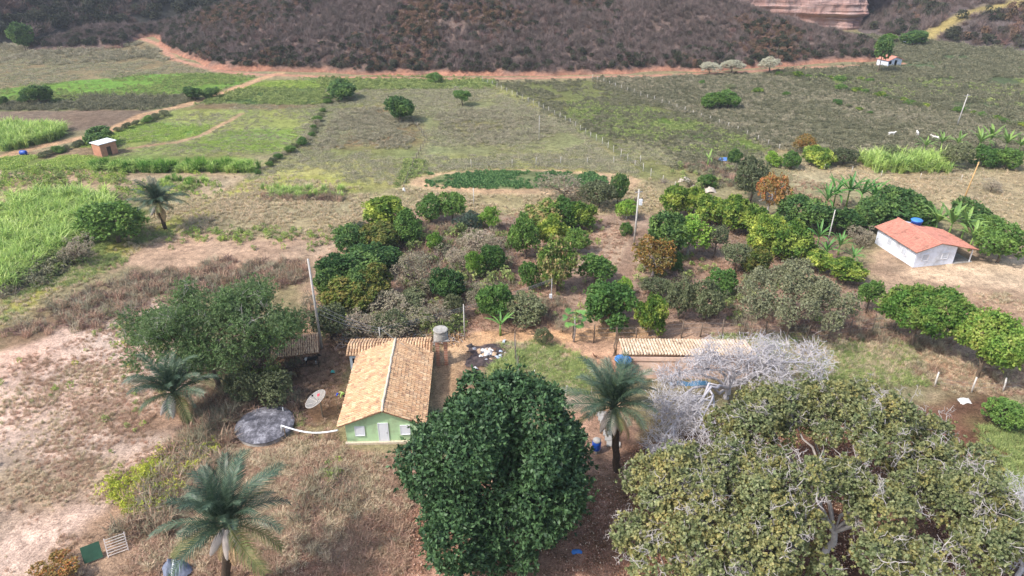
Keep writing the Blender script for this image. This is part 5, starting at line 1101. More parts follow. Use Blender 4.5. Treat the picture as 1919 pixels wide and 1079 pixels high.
# ------------------------------------------------------------------ the other trees and shrubs
TREES = [
 ((680, 368, 764, 434), 'my', 'mango_tree', 'yellow green mango tree at the far end of the row by the sandy lane', 'tree', None),
 ((632, 418, 702, 472), 'md', 'mango_tree', 'dark mango tree behind the bronze one in the lane row', 'tree', 'mango row by the sandy lane'), ((664, 452, 746, 508), 'md', 'mango_tree', 'dark mango tree in the middle of the lane row', 'tree', 'mango row by the sandy lane'), ((598, 478, 662, 542), 'md', 'mango_tree', 'dark mango tree on the lane side of the row', 'tree', 'mango row by the sandy lane'), ((624, 468, 712, 528), 'md', 'mango_tree', 'broad dark mango tree at the heart of the lane row', 'tree', 'mango row by the sandy lane'), ((588, 505, 640, 560), 'md', 'mango_tree', 'small dark mango tree nearest the tall white pole', 'tree', 'mango row by the sandy lane'), ((645, 498, 704, 562), 'md', 'mango_tree', 'dark mango tree against the big grey dry shrub', 'tree', 'mango row by the sandy lane'),
 ((668, 418, 746, 472), 'mo', 'mango_tree', 'bronze tinged mango below the far yellow mango', 'tree', 'bronze mangoes in the row by the sandy lane'), ((594, 520, 682, 582), 'mo', 'mango_tree', 'bronze tinged mango above the olive pole shrub', 'tree', 'bronze mangoes in the row by the sandy lane'), ((668, 496, 736, 562), 'mo', 'mango_tree', 'bronze tinged mango beside the grey dry shrub', 'tree', 'bronze mangoes in the row by the sandy lane'), ((640, 530, 712, 585), 'mo', 'mango_tree', 'low bronze tinged mango beside the pale viny heap', 'tree', 'bronze mangoes in the row by the sandy lane'),
 ((656, 412, 690, 440), 'bg', 'round_shrub', 'small blue green shrub at the lane edge of the mango row', 'shrub', None),
 ((735, 393, 792, 455), 'gr', 'orchard_tree', 'rounded green tree touching the far yellow mango of the lane row', 'tree', 'green orchard trees'), ((780, 365, 832, 414), 'gr', 'orchard_tree', 'leafy green tree touching its twin at the back orchard edge', 'tree', 'green orchard trees'), ((822, 358, 872, 412), 'gr', 'orchard_tree', 'darker green tree next to the short white back post', 'tree', 'green orchard trees'),
 ((852, 395, 906, 437), 'bg', 'round_shrub', 'round blue grey shrub at the back of the orchard', 'shrub', None),
 ((898, 386, 937, 428), 'lg', 'lime_tree', 'small bright lime green tree next to the blue grey shrub', 'tree', None),
 ((796, 434, 832, 470), 'lg', 'lime_tree', 'small yellow green sapling on bare soil among dry shrubs', 'tree', None),
 ((728, 466, 812, 560), 'dr', 'dry_shrub', 'big grey dry shrub next to the dark mango row', 'shrub', 'dry orchard shrubs'), ((828, 460, 884, 515), 'dr', 'dry_shrub', 'grey dry shrub above the lone dark upright tree', 'shrub', 'dry orchard shrubs'), ((850, 425, 935, 482), 'dr', 'dry_shrub', 'wide dry shrub below the round blue grey shrub', 'shrub', 'dry orchard shrubs'), ((690, 540, 782, 604), 'dr', 'dry_shrub', 'pale viny dry heap beside the bronze mangoes', 'shrub', 'dry orchard shrubs'), ((775, 555, 862, 622), 'dr', 'dry_shrub', 'dry shrub behind the slim post and banana', 'shrub', 'dry orchard shrubs'), ((640, 578, 716, 640), 'dr', 'dry_shrub', 'dark dry shrub directly behind the kitchen roof', 'shrub', 'dry orchard shrubs'), ((900, 440, 950, 480), 'dr', 'dry_shrub', 'dry shrub close to the small lime sapling and green tree', 'shrub', 'dry orchard shrubs'), ((870, 530, 930, 590), 'dr', 'dry_shrub', 'dry shrub between the upright dark tree and the path shrub', 'shrub', 'dry orchard shrubs'), ((690, 590, 780, 640), 'dr', 'dry_shrub', 'dry brown shrub overhanging the brush pile', 'shrub', 'dry orchard shrubs'),
 ((583, 562, 652, 642), 'ol', 'olive_shrub', 'dense olive shrub at the base of the tall white pole', 'shrub', 'olive shrubs at the orchard front'), ((700, 575, 770, 635), 'ol', 'olive_shrub', 'olive shrub crossed by the sagging power lines', 'shrub', 'olive shrubs at the orchard front'), ((730, 540, 800, 590), 'ol', 'olive_shrub', 'olive shrub against the pale viny heap', 'shrub', 'olive shrubs at the orchard front'), ((830, 545, 870, 600), 'ol', 'olive_shrub', 'slim olive shrub beside the lone upright tree', 'shrub', 'olive shrubs at the orchard front'),
 ((808, 500, 866, 562), 'md', 'orchard_tree', 'dark upright orchard tree standing alone among dry shrubs', 'tree', None),
 ((868, 468, 908, 520), 'lg', 'orchard_tree', 'small bright green tree among dry shrubs beside the upright dark tree', 'tree', 'green orchard trees'), ((903, 456, 948, 510), 'gr', 'orchard_tree', 'rounded green tree between the dry shrubs and the bright sapling', 'tree', 'green orchard trees'), ((895, 528, 960, 598), 'gr', 'orchard_tree', 'green tree growing behind the dense dark path shrub', 'tree', 'green orchard trees'), ((940, 548, 1026, 616), 'ol', 'dense_shrub', 'dense dark shrub bordering the orange dirt path', 'shrub', None), ((972, 488, 1010, 540), 'gr', 'orchard_tree', 'small green tree between dense path shrub and the blossoming mango', 'tree', 'green orchard trees'),
 ((954, 402, 1014, 484), 'gr', 'orchard_tree', 'tall green tree in front of the pink tinged back mango', 'tree', 'green orchard trees'), ((978, 374, 1052, 432), 'mp', 'mango_tree', 'pink tinged blossoming mango tree at the back of the orchard', 'tree', None),
 ((1004, 402, 1058, 462), 'my', 'orchard_tree', 'yellow green tree joined to the tall green orchard tree', 'tree', 'green orchard trees'), ((1034, 368, 1088, 428), 'gr', 'orchard_tree', 'green tree between the pink back mango and a yellow green one', 'tree', 'green orchard trees'), ((1062, 376, 1116, 428), 'my', 'orchard_tree', 'yellow green tree before the grey half bare thicket', 'tree', 'green orchard trees'), ((1008, 452, 1082, 546), 'mp', 'mango_tree', 'tall pink tinged blossoming mango tree beside the meter box post', 'tree', None),
 ((1058, 428, 1102, 472), 'gr', 'orchard_tree', 'low green tree tucked behind the tall blossoming mango', 'tree', 'green orchard trees'), ((1084, 474, 1152, 532), 'gr', 'orchard_tree', 'spreading green tree above the big round fresh green one', 'tree', 'green orchard trees'),
 ((1092, 518, 1192, 612), 'gr', 'orchard_tree', 'big round fresh green tree by the papaya and fence', 'tree', None),
 ((1004, 328, 1112, 378), 'dr', 'dry_shrub', 'wide grey half bare thicket in front of the crop oval', 'shrub', None), ((1085, 332, 1160, 396), 'ol', 'olive_shrub', 'grey green thicket next to the narrow dark tree', 'shrub', None),
 ((1142, 326, 1176, 382), 'md', 'conical_tree', 'narrow dark cone shaped tree near the crop oval', 'tree', None), ((1154, 370, 1197, 414), 'lg', 'round_shrub', 'round bright green shrub at the foot of the power pole', 'shrub', None), ((1162, 414, 1187, 442), 'gr', 'round_shrub', 'small dark green shrub below the round bright shrub', 'shrub', None),
 ((1238, 346, 1288, 400), 'my', 'mango_tree', 'yellow green mango starting the diagonal row near the clearing', 'tree', 'diagonal mango row'), ((1278, 348, 1324, 400), 'my', 'mango_tree', 'second mango of the diagonal row from the clearing', 'tree', 'diagonal mango row'), ((1304, 366, 1362, 418), 'my', 'mango_tree', 'third mango of the diagonal row from the clearing', 'tree', 'diagonal mango row'), ((1348, 368, 1412, 434), 'my', 'mango_tree', 'mango of the diagonal row below the tall grey green tree', 'tree', 'diagonal mango row'), ((1384, 384, 1452, 446), 'my', 'mango_tree', 'mango of the diagonal row below the rust coloured tree', 'tree', 'diagonal mango row'), ((1404, 404, 1472, 474), 'my', 'mango_tree', 'broad mango of the diagonal row beside the dark garden trees', 'tree', 'diagonal mango row'), ((1446, 412, 1522, 486), 'my', 'mango_tree', 'largest mango closing the diagonal row by the slim pole', 'tree', 'diagonal mango row'),
 ((1505, 466, 1562, 506), 'my', 'mango_tree', 'low yellow green mango just above the gnarled grey tree', 'tree', 'diagonal mango row'), ((1552, 482, 1624, 532), 'my', 'mango_tree', 'yellow green mango between the gnarled tree and white house', 'tree', 'diagonal mango row'),
 ((1214, 398, 1286, 474), 'md', 'shade_tree', 'dark green tree leaning on the pale trunked tree in the orchard', 'tree', None),
 ((1256, 402, 1332, 470), 'lg', 'pale_trunk_tree', 'light green tree on a pale trunk in the orchard', 'tree', None),
 ((1318, 418, 1368, 470), 'ol', 'olive_shrub', 'olive shrub in the shade of the pale trunked tree', 'shrub', 'olive shrubs at the orchard front'), ((1184, 440, 1266, 520), 'og', 'bronze_tree', 'rusty orange leaved tree below the power pole', 'tree', None), ((1252, 472, 1278, 512), 'gr', 'round_shrub', 'small green shrub beside the rusty orange tree', 'shrub', None),
 ((1350, 452, 1412, 500), 'ol', 'pale_trunk_tree', 'small grey green tree on a thin pale trunk', 'tree', None), ((1392, 464, 1444, 524), 'mo', 'bronze_shrub', 'yellow bronze shrub behind the gnarled grey tree', 'shrub', None),
 ((1202, 514, 1262, 562), 'ol', 'olive_shrub', 'low olive shrub above the young fence tree', 'shrub', 'olive shrubs at the orchard front'), ((1248, 520, 1304, 604), 'ol', 'olive_shrub', 'upright olive shrub touching the orchard fence', 'shrub', 'olive shrubs at the orchard front'), ((1288, 520, 1362, 608), 'ol', 'olive_shrub', 'broad dark olive shrub with thin stems at the orchard fence', 'shrub', 'olive shrubs at the orchard front'), ((1324, 503, 1382, 552), 'gr', 'orchard_tree', 'green tree behind the dark olive shrubs at the fence', 'tree', 'green orchard trees'),
 ((1194, 555, 1248, 628), 'my', 'young_tree', 'thin young tree with yellow green top by the orchard fence', 'tree', None), ((1158, 518, 1187, 550), 'lg', 'lime_tree', 'tiny lime green sapling behind the big round green tree', 'tree', None),
 ((1610, 524, 1656, 572), 'gr', 'young_tree', 'small green tree alone on the soil below the white house', 'tree', None),
 ((1378, 288, 1448, 378), 'ol', 'tall_tree', 'tall grey green tree next to the rust coloured tree', 'tree', None), ((1418, 316, 1478, 402), 'og', 'rust_tree', 'rust orange tree with pale forked trunk', 'tree', None),
 ((1462, 362, 1545, 432), 'md', 'shade_tree', 'dark tree next to the rust coloured tree', 'tree', 'dark trees behind the white house'), ((1528, 382, 1610, 438), 'md', 'shade_tree', 'dark tree at the foot of the tall banana leaves', 'tree', 'dark trees behind the white house'), ((1596, 372, 1662, 430), 'md', 'shade_tree', 'dark tree between tall bananas and the white house', 'tree', 'dark trees behind the white house'), ((1638, 350, 1732, 424), 'md', 'shade_tree', 'large dark round crown nearest the dry field behind the roof', 'tree', 'dark trees behind the white house'), ((1700, 378, 1760, 425), 'gr', 'shade_tree', 'green tree behind the terracotta roof ridge', 'tree', 'dark trees behind the white house'), ((1790, 374, 1852, 420), 'md', 'shade_tree', 'dark tree behind the light green bananas', 'tree', 'dark trees behind the white house'), ((1838, 418, 1925, 494), 'gr', 'shade_tree', 'large green tree shading the far side of the porch', 'tree', 'dark trees behind the white house'), ((1830, 400, 1880, 440), 'gr', 'shade_tree', 'small green tree between bananas and the porch tree', 'tree', 'dark trees behind the white house'),
 ((1578, 418, 1642, 464), 'dr', 'dry_shrub', 'purple grey dry shrub against the wall of the white house', 'shrub', None),
 ((1488, 250, 1532, 284), 'og', 'rust_tree', 'small bronze round tree at the end of the pasture fence', 'tree', None), ((1468, 284, 1502, 318), 'gr', 'hedge_bush', 'upright dark green bush at the start of the pasture hedge', 'shrub', 'hedge bushes before the pasture'), ((1505, 274, 1562, 312), 'my', 'hedge_bush', 'bright yellow green bush in the pasture hedge', 'shrub', 'hedge bushes before the pasture'), ((1556, 274, 1612, 312), 'ol', 'hedge_bush', 'olive bush joining the cane thicket in the pasture hedge', 'shrub', 'hedge bushes before the pasture'), ((1765, 264, 1822, 316), 'ol', 'hedge_bush', 'olive bush at the far end of the cane thicket', 'shrub', 'hedge bushes before the pasture'), ((1826, 272, 1872, 314), 'gr', 'hedge_bush', 'round dark bush under the hedge bananas', 'shrub', 'hedge bushes before the pasture'), ((1862, 276, 1912, 318), 'gr', 'hedge_bush', 'second round dark bush under the hedge bananas', 'shrub', 'hedge bushes before the pasture'), ((1430, 282, 1465, 312), 'lg', 'hedge_bush', 'pale lime bush by the bronze round tree', 'shrub', 'hedge bushes before the pasture'), ((1640, 270, 1700, 300), 'ol', 'hedge_bush', 'low olive bush behind the cane thicket', 'shrub', 'hedge bushes before the pasture'),
 ((1364, 278, 1390, 308), 'md', 'conical_tree', 'small dark tree by the blue tarpaulin near the green field', 'tree', None), ((1308, 324, 1342, 352), 'gr', 'round_shrub', 'dark green bush on the brown clearing', 'shrub', None),
 ((1838, 334, 1884, 360), 'dr', 'dry_shrub', 'round grey leafless bush alone in the dry field', 'shrub', None),
 ((46, 158, 94, 192), 'md', 'field_tree', 'dark round tree at the edge of the far green meadow', 'tree', None), ((-6, 181, 14, 196), 'md', 'field_tree', 'small dark tree at the meadow edge beside a bush', 'tree', None), ((34, 178, 54, 194), 'gr', 'round_shrub', 'small bush beside the dark round meadow tree', 'shrub', None),
 ((345, 163, 383, 184), 'md', 'field_tree', 'dark round bush tree beside the field track', 'tree', 'pair of trees at the track'), ((382, 163, 409, 181), 'md', 'field_tree', 'dark round bush tree beside the field track', 'tree', 'pair of trees at the track'),
 ((612, 151, 666, 184), 'md', 'field_tree', 'dark tree at the head of the hedge near the red road', 'tree', None), ((720, 181, 777, 225), 'md', 'field_tree', 'dense dark round tree at the corner of the crooked fence', 'tree', None),
 ((849, 168, 883, 188), 'gr', 'field_tree', 'small umbrella shaped tree alone in the tan pasture', 'tree', None), ((1315, 171, 1356, 202), 'gr', 'field_tree', 'round green tree of a touching pair in the grey pasture', 'tree', 'touching pair of pasture trees'), ((1344, 171, 1388, 201), 'gr', 'field_tree', 'round green tree of a touching pair in the grey pasture', 'tree', 'touching pair of pasture trees'),
 ((160, 239, 211, 272), 'md', 'field_tree', 'dark open tree behind the small brick hut', 'tree', None), ((154, 372, 270, 458), 'gr', 'shade_tree', 'round dark green tree beside the cane and the palm', 'tree', None), ((112, 440, 178, 502), 'dr', 'dry_shrub', 'dull brown green shrub at the edge of the cane', 'shrub', None),
 ((800, 136, 830, 152), 'gr', 'field_tree', 'small green tree on the bank of the red road', 'tree', None),
 ((62, 1040, 150, 1095), 'og', 'yellow_shrub', 'yellow leaved twiggy shrub beside the green metal sheet', 'shrub', None),
 ((1848, 742, 1916, 802), 'gr', 'young_tree', 'small fresh green sapling on bare soil below pale posts', 'tree', None),
 ((480, 690, 555, 770), 'ol', 'dense_shrub', 'leafy olive shrub under the feathery tree', 'shrub', None), ((425, 690, 490, 770), 'ol', 'dense_shrub', 'dull green shrub at the foot of the feathery tree', 'shrub', None),
 ((1000, 610, 1035, 650), 'ol', 'olive_shrub', 'low bush in the weedy corner of the yard', 'shrub', None),
 ((1040, 595, 1070, 625), 'dr', 'dry_shrub', 'low dry bush near the papaya', 'shrub', None),
 ((560, 545, 600, 620), 'dr', 'dry_shrub', 'brown dry shrub on the lane below the tall white pole', 'shrub', None),
 ((20, 45, 60, 92), 'md', 'field_tree', 'dark tall tree at the corner of the dry field', 'tree', None),
 ((1420, 104, 1466, 134), 'pl', 'pale_tree', 'pale silvery feathery tree by the red bank', 'tree', 'silvery trees by the red bank'), ((1350, 110, 1395, 136), 'pl', 'pale_tree', 'pale silvery feathery tree by the red bank', 'tree', 'silvery trees by the red bank'), ((1310, 116, 1350, 137), 'pl', 'pale_tree', 'pale silvery feathery tree by the red bank', 'tree', 'silvery trees by the red bank'),
 ((1640, 66, 1672, 112), 'md', 'tall_tree', 'tall green tree on a bare stem above the far orange roofed house', 'tree', None),
 ((1690, 62, 1735, 80), 'md', 'field_tree', 'dark tree by the tiny pale house in the valley', 'tree', None), ((1655, 62, 1680, 76), 'lg', 'field_tree', 'bright yellow green tree in the side valley', 'tree', None),
]
for row in TREES:
    box, kind, name, label, cat = row[:5]; grp = row[5]
    cl = {'shrub': 0.0}.get(cat, .5)
    if 'trunk' in label or 'umbrella' in label or 'alone on' in label: cl = 1.4
    if 'bare stem' in label: cl = 4.0
    if 'below the sandy drive' in label or 'behind pale posts' in label: cl = 1.0
    tree(box, kind, name, label, cat, grp, cl)
# bushes of the hedge that climbs from the bare strip to the red road
hl = [(484, 322), (515, 300), (545, 280), (575, 258), (590, 238), (600, 215), (612, 190), (618, 178)]
hp = [np.array(hl[0]) + 0.0]; k = 0
for a, b in zip(hl[:-1], hl[1:]):
    for s in (0.0, .33, .66):
        u = a[0] + (b[0] - a[0]) * s + random.uniform(-4, 4); v = a[1] + (b[1] - a[1]) * s; w = random.uniform(6, 12) * (1.0 if v > 220 else .9); k += 1
        tree((u - w, v - w * .75, u + w, v + w * .65), ('ol', 'gr', 'dr', 'gr')[k % 4], 'hedge_bush', 'low bush in the hedge climbing from the bare strip to the red road', 'shrub', 'bushes of the climbing hedge', 0)
for a, b in zip([(80, 290), (150, 268), (235, 236)], [(150, 268), (235, 236), (330, 206)]):
    for s in (0.0, .2, .4, .6, .8):
        u = a[0] + (b[0] - a[0]) * s + random.uniform(-4, 4); v = a[1] + (b[1] - a[1]) * s; w = random.uniform(7, 12)
        tree((u - w, v - w * .55, u + w, v + w * .45), ('ol', 'gr', 'ol')[int(s * 10) % 3], 'hedge_bush', 'low bush along the dirt track past the brick hut', 'shrub', 'bushes along the dirt track', 0)
for (u0, v0, u1, v1), n, lb in (((1570, 162, 1740, 200), 12, 'low bush in the long hedge line up the weedy pasture'), ((1790, 205, 1919, 235), 9, 'low bush in the hedge line beyond the far power pole'), ((1290, 150, 1500, 180), 4, 'lone low bush behind the touching pair of pasture trees'), ((1560, 190, 1640, 215), 4, 'small scattered bush in the middle of the grey pasture'), ((1450, 138, 1640, 152), 10, 'low bush in the strip just below the red bank')):
    for k in range(n):
        s = (k + .5) / n; u = u0 + (u1 - u0) * s; v = v0 + (v1 - v0) * s + random.uniform(-2, 2); w = random.uniform(6, 11)
        tree((u - w, v - w * .5, u + w, v + w * .4), ('gr', 'ol', 'my')[k % 3], 'pasture_bush', lb, 'shrub', lb.replace('low bush', 'bushes').replace('lone ', '').replace('small scattered bush', 'scattered bushes'), 0)

# ------------------------------------------------------------------ palms
M['frond'] = leafmat('palm_frond', [(52, 72, 56), (66, 88, 68), (92, 110, 86), (64, 84, 54)], None, 0, .15, .45, .4, objvar=.2, k=1.0)
M['frond_old'] = leafmat('palm_frond_old', [(84, 98, 56), (108, 112, 66), (134, 122, 84)], None, 0, .15, .6, .2, objvar=.2, k=1.0)
M['frond_dead'] = leafmat('palm_frond_dead', [(150, 124, 90), (172, 146, 110), (128, 102, 74)], None, 0, .1, .8, .1)
M['spathe'] = plain('palm_spathe', (190, 176, 166), .8, .2, .2)
def frond_mesh(name, mat, L, curve, drop, n=34, seed=0, ll=.62):
    r = np.random.default_rng(seed); s = np.linspace(0, 1, 16); ang = curve * s + drop * s ** 2.2
    x = np.concatenate([[0], np.cumsum(np.cos(ang[:-1]) * L / 15)]); z = np.concatenate([[0], np.cumsum(-np.sin(ang[:-1]) * L / 15)])
    P = np.stack([x, np.zeros(16), z], 1); mb = MB().tube(P, np.linspace(.045, .008, 16), 5, False)
    for k in range(n):
        q = .16 + .84 * k / n; i = q * 15; i0 = min(int(i), 14); b = P[i0] + (P[i0 + 1] - P[i0]) * (i - i0); t = unit(P[i0 + 1] - P[i0])
        up = np.array((-t[2], 0, t[0])); len_ = ll * (math.sin(PI * (.12 + .8 * q)) ** .7) * r.uniform(.85, 1.1)
        for sd_ in (-1, 1):
            d = unit(t * (.55 + .5 * q) + np.array((0, sd_, 0)) * .95 + up * r.uniform(.0, .35)); e = b + d * len_ + np.array((0, 0, -.3 * len_)); m_ = b + d * len_ * .5 + up * .015
            w = t * .026; mb.add([b - w, b + w, m_ + w * 1.1, m_ - w * 1.1, e + w * .15, e - w * .15], np.array([(0, 1, 2, 3), (3, 2, 4, 5)]))
    return mb.mesh(name, mat)
FR = {}
for i in range(3):
    FR['new', i] = frond_mesh('frond', M['frond'], 3.2, .0, .8 + .35 * i, seed=i)
    FR['old', i] = frond_mesh('frond', M['frond_old'], 2.9, .3, 1.0, seed=10 + i)
FR['dead', 0] = frond_mesh('dead_frond', M['frond_dead'], 2.2, .3, .8, 26, 20, .35)
SP = MB().lathe([(.0, -.05), (.07, .0), (.16, .3), (.15, .6), (.07, .9), (0, 1.0)], 9).mesh('spathe', M['spathe'], True)
def palm(label, base, cu, cv, scale, n, seed, spathes=3, nd=4):
    r = random.Random(seed); b = W(*base); top_h = zat(b[1], cv); c = W(cu, cv, top_h); t = thing('palm_tree', label, 'palm', (b[0], b[1], 0))
    top = np.array((c[0] - b[0], 0.0, top_h)); rr = np.random.default_rng(seed)
    MB().tube(wiggle(rr, (0, 0, -.3), top, 12, .08), np.array([.2 + .02 * (i % 2) for i in range(12)]) * scale, 9).obj('trunk', M['bark_dark'], t, True)
    for k in range(n):
        a = k * 2.399963 + r.uniform(-.2, .2); q = k / n; el = math.radians(88 - 84 * q + r.uniform(-6, 6)); kind = 'new' if q < .86 else 'old'
        obj('frond', FR[kind, k % 3], t, top + np.array((0, 0, .15)), (r.uniform(-.5, .5), -el + r.uniform(-.15, .15), a), scale * r.uniform(.66, 1.14))
    for k in range(nd + 5): obj('dead_frond', FR['dead', 0], t, top - np.array((0, 0, .1)), (0, math.radians(r.uniform(35, 70)), r.uniform(0, 6.28)), scale * r.uniform(.7, 1))
    for k in range(spathes):
        a = -PI / 2 + (k - 1) * .8; obj('spathe', SP, t, top + np.array((.3 * math.cos(a), .3 * math.sin(a), -.1)) * 1.0, (math.radians(140 + 12 * k), 0, a + PI / 2), scale * 1.35)
palm('leaning palm with drooping blue green fronds below the feathery tree', (349, 792), 326, 738, 1.5, 34, 1, 2)
palm('tall shaggy palm beside the crumpled grey tarpaulin', (421, 1112), 428, 985, 1.5, 36, 2, 4)
palm('full crowned palm between the blue barrel and the white leafless tree', (1156, 880), 1150, 765, 1.5, 40, 3, 4)
palm('compact palm beside the round dark tree at the cane', (310, 428), 297, 382, 1.35, 48, 4, 1, 10)

# ------------------------------------------------------------------ bananas and papaya
M['banana'] = leafmat('banana_leaf', [(84, 116, 56), (102, 130, 64), (130, 146, 84)], None, 0, .3, .45, .35, objvar=.25)
M['banana_dark'] = leafmat('banana_leaf_dark', [(60, 100, 48), (78, 118, 56), (98, 130, 70)], None, 0, .25, .45, .35, objvar=.2)
def ban_leaf(name, mat, L=2.0, w=.22, drop=1.2):
    s = np.linspace(0, 1, 9); ang = .1 + drop * s ** 1.6; x = np.concatenate([[0], np.cumsum(np.cos(ang[:-1]) * L / 8)]); z = np.concatenate([[0], np.cumsum(-np.sin(ang[:-1]) * L / 8)])
    V = []
    for i in range(9):
        ww = w * math.sin(PI * (.06 + .92 * s[i])) ** .6 if s[i] > .12 else .03
        for q, up in ((-1, .3), (0, 0), (1, .3)): V.append((x[i], q * ww, z[i] + up * ww))
    return MB().add(V, np.array([(i * 3 + j, i * 3 + j + 1, i * 3 + j + 4, i * 3 + j + 3) for i in range(8) for j in range(2)])).mesh(name, mat)
BL = {'l': [ban_leaf('leaf', M['banana'], 2.5, .17, d) for d in (.6, 1.1, 1.8)], 'd': [ban_leaf('leaf', M['banana_dark'], 2.6, .16, d) for d in (.4, .9, 1.5)]}
BST = MB().tube([(0, 0, -.1), (.03, 0, .6), (0, .02, 1.2)], [.14, .12, .08], 8).mesh('stem', M['banana'], True)
def banana(u, v, h, n, label, group, kind='l', seed=0):
    r = random.Random(seed + int(u * 7 + v)); b = W(u, v); t = thing('banana_plant', label, 'banana plant', (b[0], b[1], 0), 0, group); st = h * .55
    obj('stem', BST, t, (0, 0, 0), (0, 0, r.uniform(0, 6)), (1.1, 1.1, st / 1.2))
    for k in range(n):
        obj('leaf', BL[kind][k % 3], t, (0, 0, st - .05 + .03 * k), (r.uniform(-.2, .2), -math.radians(r.uniform(30, 85)), k * 2.4 + r.uniform(-.3, .3)), h * .32 * r.uniform(.85, 1.15))
for k, (u, v, h) in enumerate([(1560, 392, 4.2), (1585, 388, 4.6), (1610, 390, 4.2), (1632, 394, 3.8), (1545, 398, 3.6)]): banana(u, v, h, 14, 'tall dark banana plant rising from the trees behind the white house', 'bananas in the dark trees', 'd', k)
for k, (u, v, h) in enumerate([(1705, 432, 3.2), (1775, 448, 4.2), (1800, 452, 4.2), (1815, 470, 3.6), (1750, 440, 3.6)]): banana(u, v, h, 14, 'light green banana plant behind the terracotta roof', 'bananas behind the terracotta roof', 'l', k)
for k, (u, v, h) in enumerate([(1530, 465, 3.0), (1570, 478, 2.6), (1545, 490, 2.6), (1595, 500, 2.4)]): banana(u, v, h, 13, 'banana plant at the garden end of the white house', 'bananas at the garden end', 'd', k)
for k, (u, v, h) in enumerate([(1730, 290, 3.2), (1760, 286, 3.4), (1790, 286, 3.2), (1830, 288, 4.0), (1850, 284, 4.2), (1880, 290, 4.0), (1905, 294, 3.8)]): banana(u, v, h, 13, 'banana plant in the hedge by the pasture', 'bananas in the pasture hedge', 'l', k)
banana(938, 628, 2.4, 7, 'young banana plant between the tank tower and the dirt path', None, 'd', 1)
banana(1326, 312, 2.6, 7, 'small banana plant near the blue tarpaulin', None, 'l', 2); banana(1228, 455, 2.8, 7, 'pale banana plant beside the rusty orange tree', None, 'l', 3)
def papaya():
    b = W(1075, 640); t = thing('papaya_tree', 'slim papaya tree with a tuft of leaves by the dirt path', 'papaya tree', (b[0], b[1], 0)); r = random.Random(4)
    MB().tube([(0, 0, -.1), (.1, 0, 1.5), (0, 0, 3.2)], [.12, .1, .06], 7).obj('trunk', M['bark_pale'], t, True)
    star = MB()
    for k in range(7):
        a = -1.2 + 2.4 * k / 6; d = np.array((math.cos(a), math.sin(a), -.15)); s_ = np.array((-math.sin(a), math.cos(a), 0)) * .09; o = np.array((.75, 0, 0)); star.add([o, o + d * .3 + s_, o + d * .55, o + d * .3 - s_], np.array([(0, 1, 2, 3)]))
    star.tube([(0, 0, 0), (.75, 0, .02)], .015, 4, False); sm = star.mesh('leaf', M['banana_dark'])
    for k in range(14): obj('leaf', sm, t, (0, 0, 3.15 - .05 * (k % 4)), (0, -math.radians(40 - 6 * k), k * 2.4), 1.2)
papaya()

